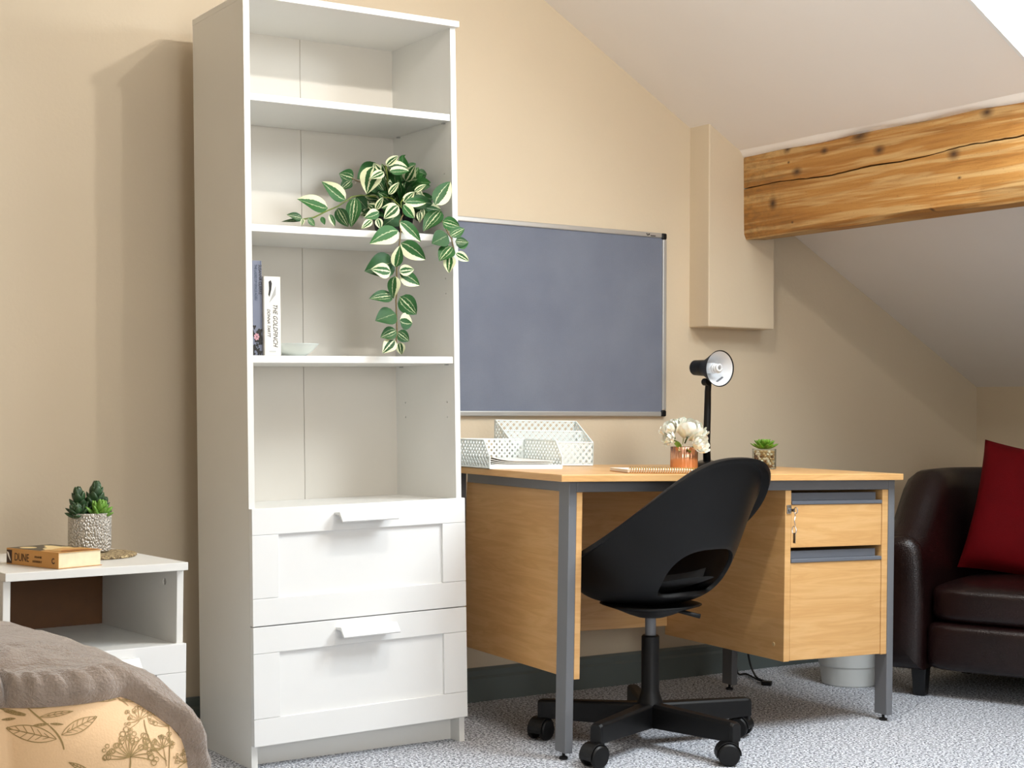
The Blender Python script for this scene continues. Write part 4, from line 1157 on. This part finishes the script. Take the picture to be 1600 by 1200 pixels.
# crumpled top: rings that close towards the middle
cx_, cy_ = (BXL_ + BXR) / 2, (BY0 + BY1) / 2
base_i = [i * NK for i in range(len(OUT))]
prev = base_i
rt_ = random.Random(2)
for f in (.86, .70, .52, .34, .16):
    cur = []
    for i in range(len(OUT)):
        x, y, z = gT.v[base_i[i]]; X, Y = cx_ + (x - cx_) * f, cy_ + (y - cy_) * f
        cur.append(len(gT.v)); gT.v.append((X, Y, ZT + .022 + .004 * math.sin(X * 25) * math.sin(Y * 19)))
    for i in range(len(OUT)):
        j = (i + 1) % len(OUT); gT.f.append((prev[i], prev[j], cur[j], cur[i]))
    prev = cur
gT.f.append(tuple(prev))
tb = obj('throw_blanket', gT, 'throw_velvet', smooth=True)
tag(tb, 'taupe quilted velvet throw spread over the bed', 'throw')
# botanical print: strokes laid on the duvet surface
bvh = BVHTree.FromPolygons([Vector(v_) for v_ in gD.v], gD.f)
gP = G()
BP = lambda x, y: (.20625 * x, 960 + .20625 * y)
def stroke(pts, wpx=1.0):
    pos = []
    for (x, y) in pts:
        u, v_ = BP(x, y); d = ray(u, v_).normalized()
        h, n_, _, dist = bvh.ray_cast(CAM, d)
        if h is None or dist > 3.2:
            if len(pos) > 1: ribbon(pos, wpx)
            pos = []; continue
        if n_.dot(d) > 0: n_ = -n_
        pos.append((h + n_ * .0009, n_))
    if len(pos) > 1: ribbon(pos, wpx)
def ribbon(pos, wpx):
    b = len(gP.v); k = len(pos)
    for i, (p_, n_) in enumerate(pos):
        t_ = (pos[min(i + 1, k - 1)][0] - pos[max(i - 1, 0)][0]).normalized(); s_ = t_.cross(n_).normalized() * (.00040 * wpx * (.55 + .45 * math.sin(math.pi * (i + .5) / k)))
        gP.v += [tuple(p_ + s_), tuple(p_ - s_)]
    for i in range(k - 1): gP.f.append((b + 2 * i, b + 2 * i + 1, b + 2 * i + 3, b + 2 * i + 2))
def qcurve(a, c, b, n=10):
    return [((1 - t_) ** 2 * a[0] + 2 * t_ * (1 - t_) * c[0] + t_ * t_ * b[0], (1 - t_) ** 2 * a[1] + 2 * t_ * (1 - t_) * c[1] + t_ * t_ * b[1]) for t_ in [k / n for k in range(n + 1)]]
def pleaf(a, b, wd, veins=7, w_=1.6):
    dx, dy = b[0] - a[0], b[1] - a[1]; L = math.hypot(dx, dy); nx, ny = -dy / L, dx / L
    for s in (1, -1):
        stroke(qcurve(a, (a[0] + dx * .45 + nx * wd * L * s, a[1] + dy * .45 + ny * wd * L * s), b, 14), w_)
    stroke([(a[0] + dx * k / 10, a[1] + dy * k / 10) for k in range(11)], w_)
    for k in range(1, veins):
        t_ = k / veins
        for s in (1, -1):
            e = .42 * wd * L * (1 - abs(2 * t_ - .9)) * s * 1.25
            stroke([(a[0] + dx * t_, a[1] + dy * t_), (a[0] + dx * (t_ + .07) + nx * e * .6, a[1] + dy * (t_ + .07) + ny * e * .6), (a[0] + dx * (t_ + .12) + nx * e, a[1] + dy * (t_ + .12) + ny * e)], w_ * .75)
def umbel(c, r, a0, a1, n, seed, w_=1.5):
    rr = random.Random(seed)
    for k in range(n):
        a = R(a0 + (a1 - a0) * k / (n - 1)) + rr.uniform(-.06, .06); q_ = r * rr.uniform(.65, 1)
        e = (c[0] + q_ * math.cos(a), c[1] - q_ * math.sin(a))
        stroke(qcurve(c, (c[0] + q_ * .5 * math.cos(a + .2), c[1] - q_ * .5 * math.sin(a + .2)), e, 6), w_)
        for _ in range(3):
            f = (e[0] + rr.uniform(-.16, .16) * r, e[1] + rr.uniform(-.16, .16) * r); q2 = r * rr.uniform(.07, .12)
            stroke([(f[0] + q2 * math.cos(t_), f[1] + q2 * math.sin(t_)) for t_ in [m_ * .7854 for m_ in range(9)]], w_ * .9)
pleaf((430, 945), (45, 862), .30); pleaf((465, 915), (735, 775), .30)
stroke(qcurve((485, 1025), (470, 930), (380, 850)), 3.2); stroke(qcurve((380, 850), (300, 790), (190, 690)), 2.6)
for a, b in (((200, 705), (450, 680)), ((195, 770), (0, 715)), ((300, 780), (555, 735)), ((200, 760), (30, 735)), ((370, 830), (245, 845)), ((380, 830), (480, 835)), ((120, 790), (10, 800))): pleaf(a, b, .13, 5, 1.3)
stroke(qcurve((970, 695), (920, 640), (850, 620)), 2.4); pleaf((880, 645), (680, 655), .12, 5, 1.3); pleaf((900, 650), (1110, 655), .12, 5, 1.3)
umbel((985, 1080), 195, -8, 188, 13, 1, 2.0); stroke(qcurve((985, 1080), (990, 1130), (980, 1180)), 3)
stroke(qcurve((1090, 800), (1110, 990), (1260, 1110)), 2.6); umbel((1060, 800), 120, 20, 220, 9, 2, 1.3)
stroke(qcurve((1275, 1180), (1290, 980), (1275, 850)), 3); umbel((1275, 850), 150, 50, 175, 9, 3, 1.2)
umbel((1235, 1010), 105, 20, 200, 9, 4, 1.8); stroke(qcurve((1235, 1010), (1250, 1090), (1260, 1150)), 2)
umbel((1405, 1120), 100, 20, 170, 7, 5, 1.6); stroke(qcurve((1405, 1120), (1350, 1150), (1330, 1180)), 2)
pleaf((690, 1200), (520, 1120), .2); umbel((640, 1330), 150, 0, 180, 9, 8)
obj('botanical_print', gP, 'print_olive', dv)
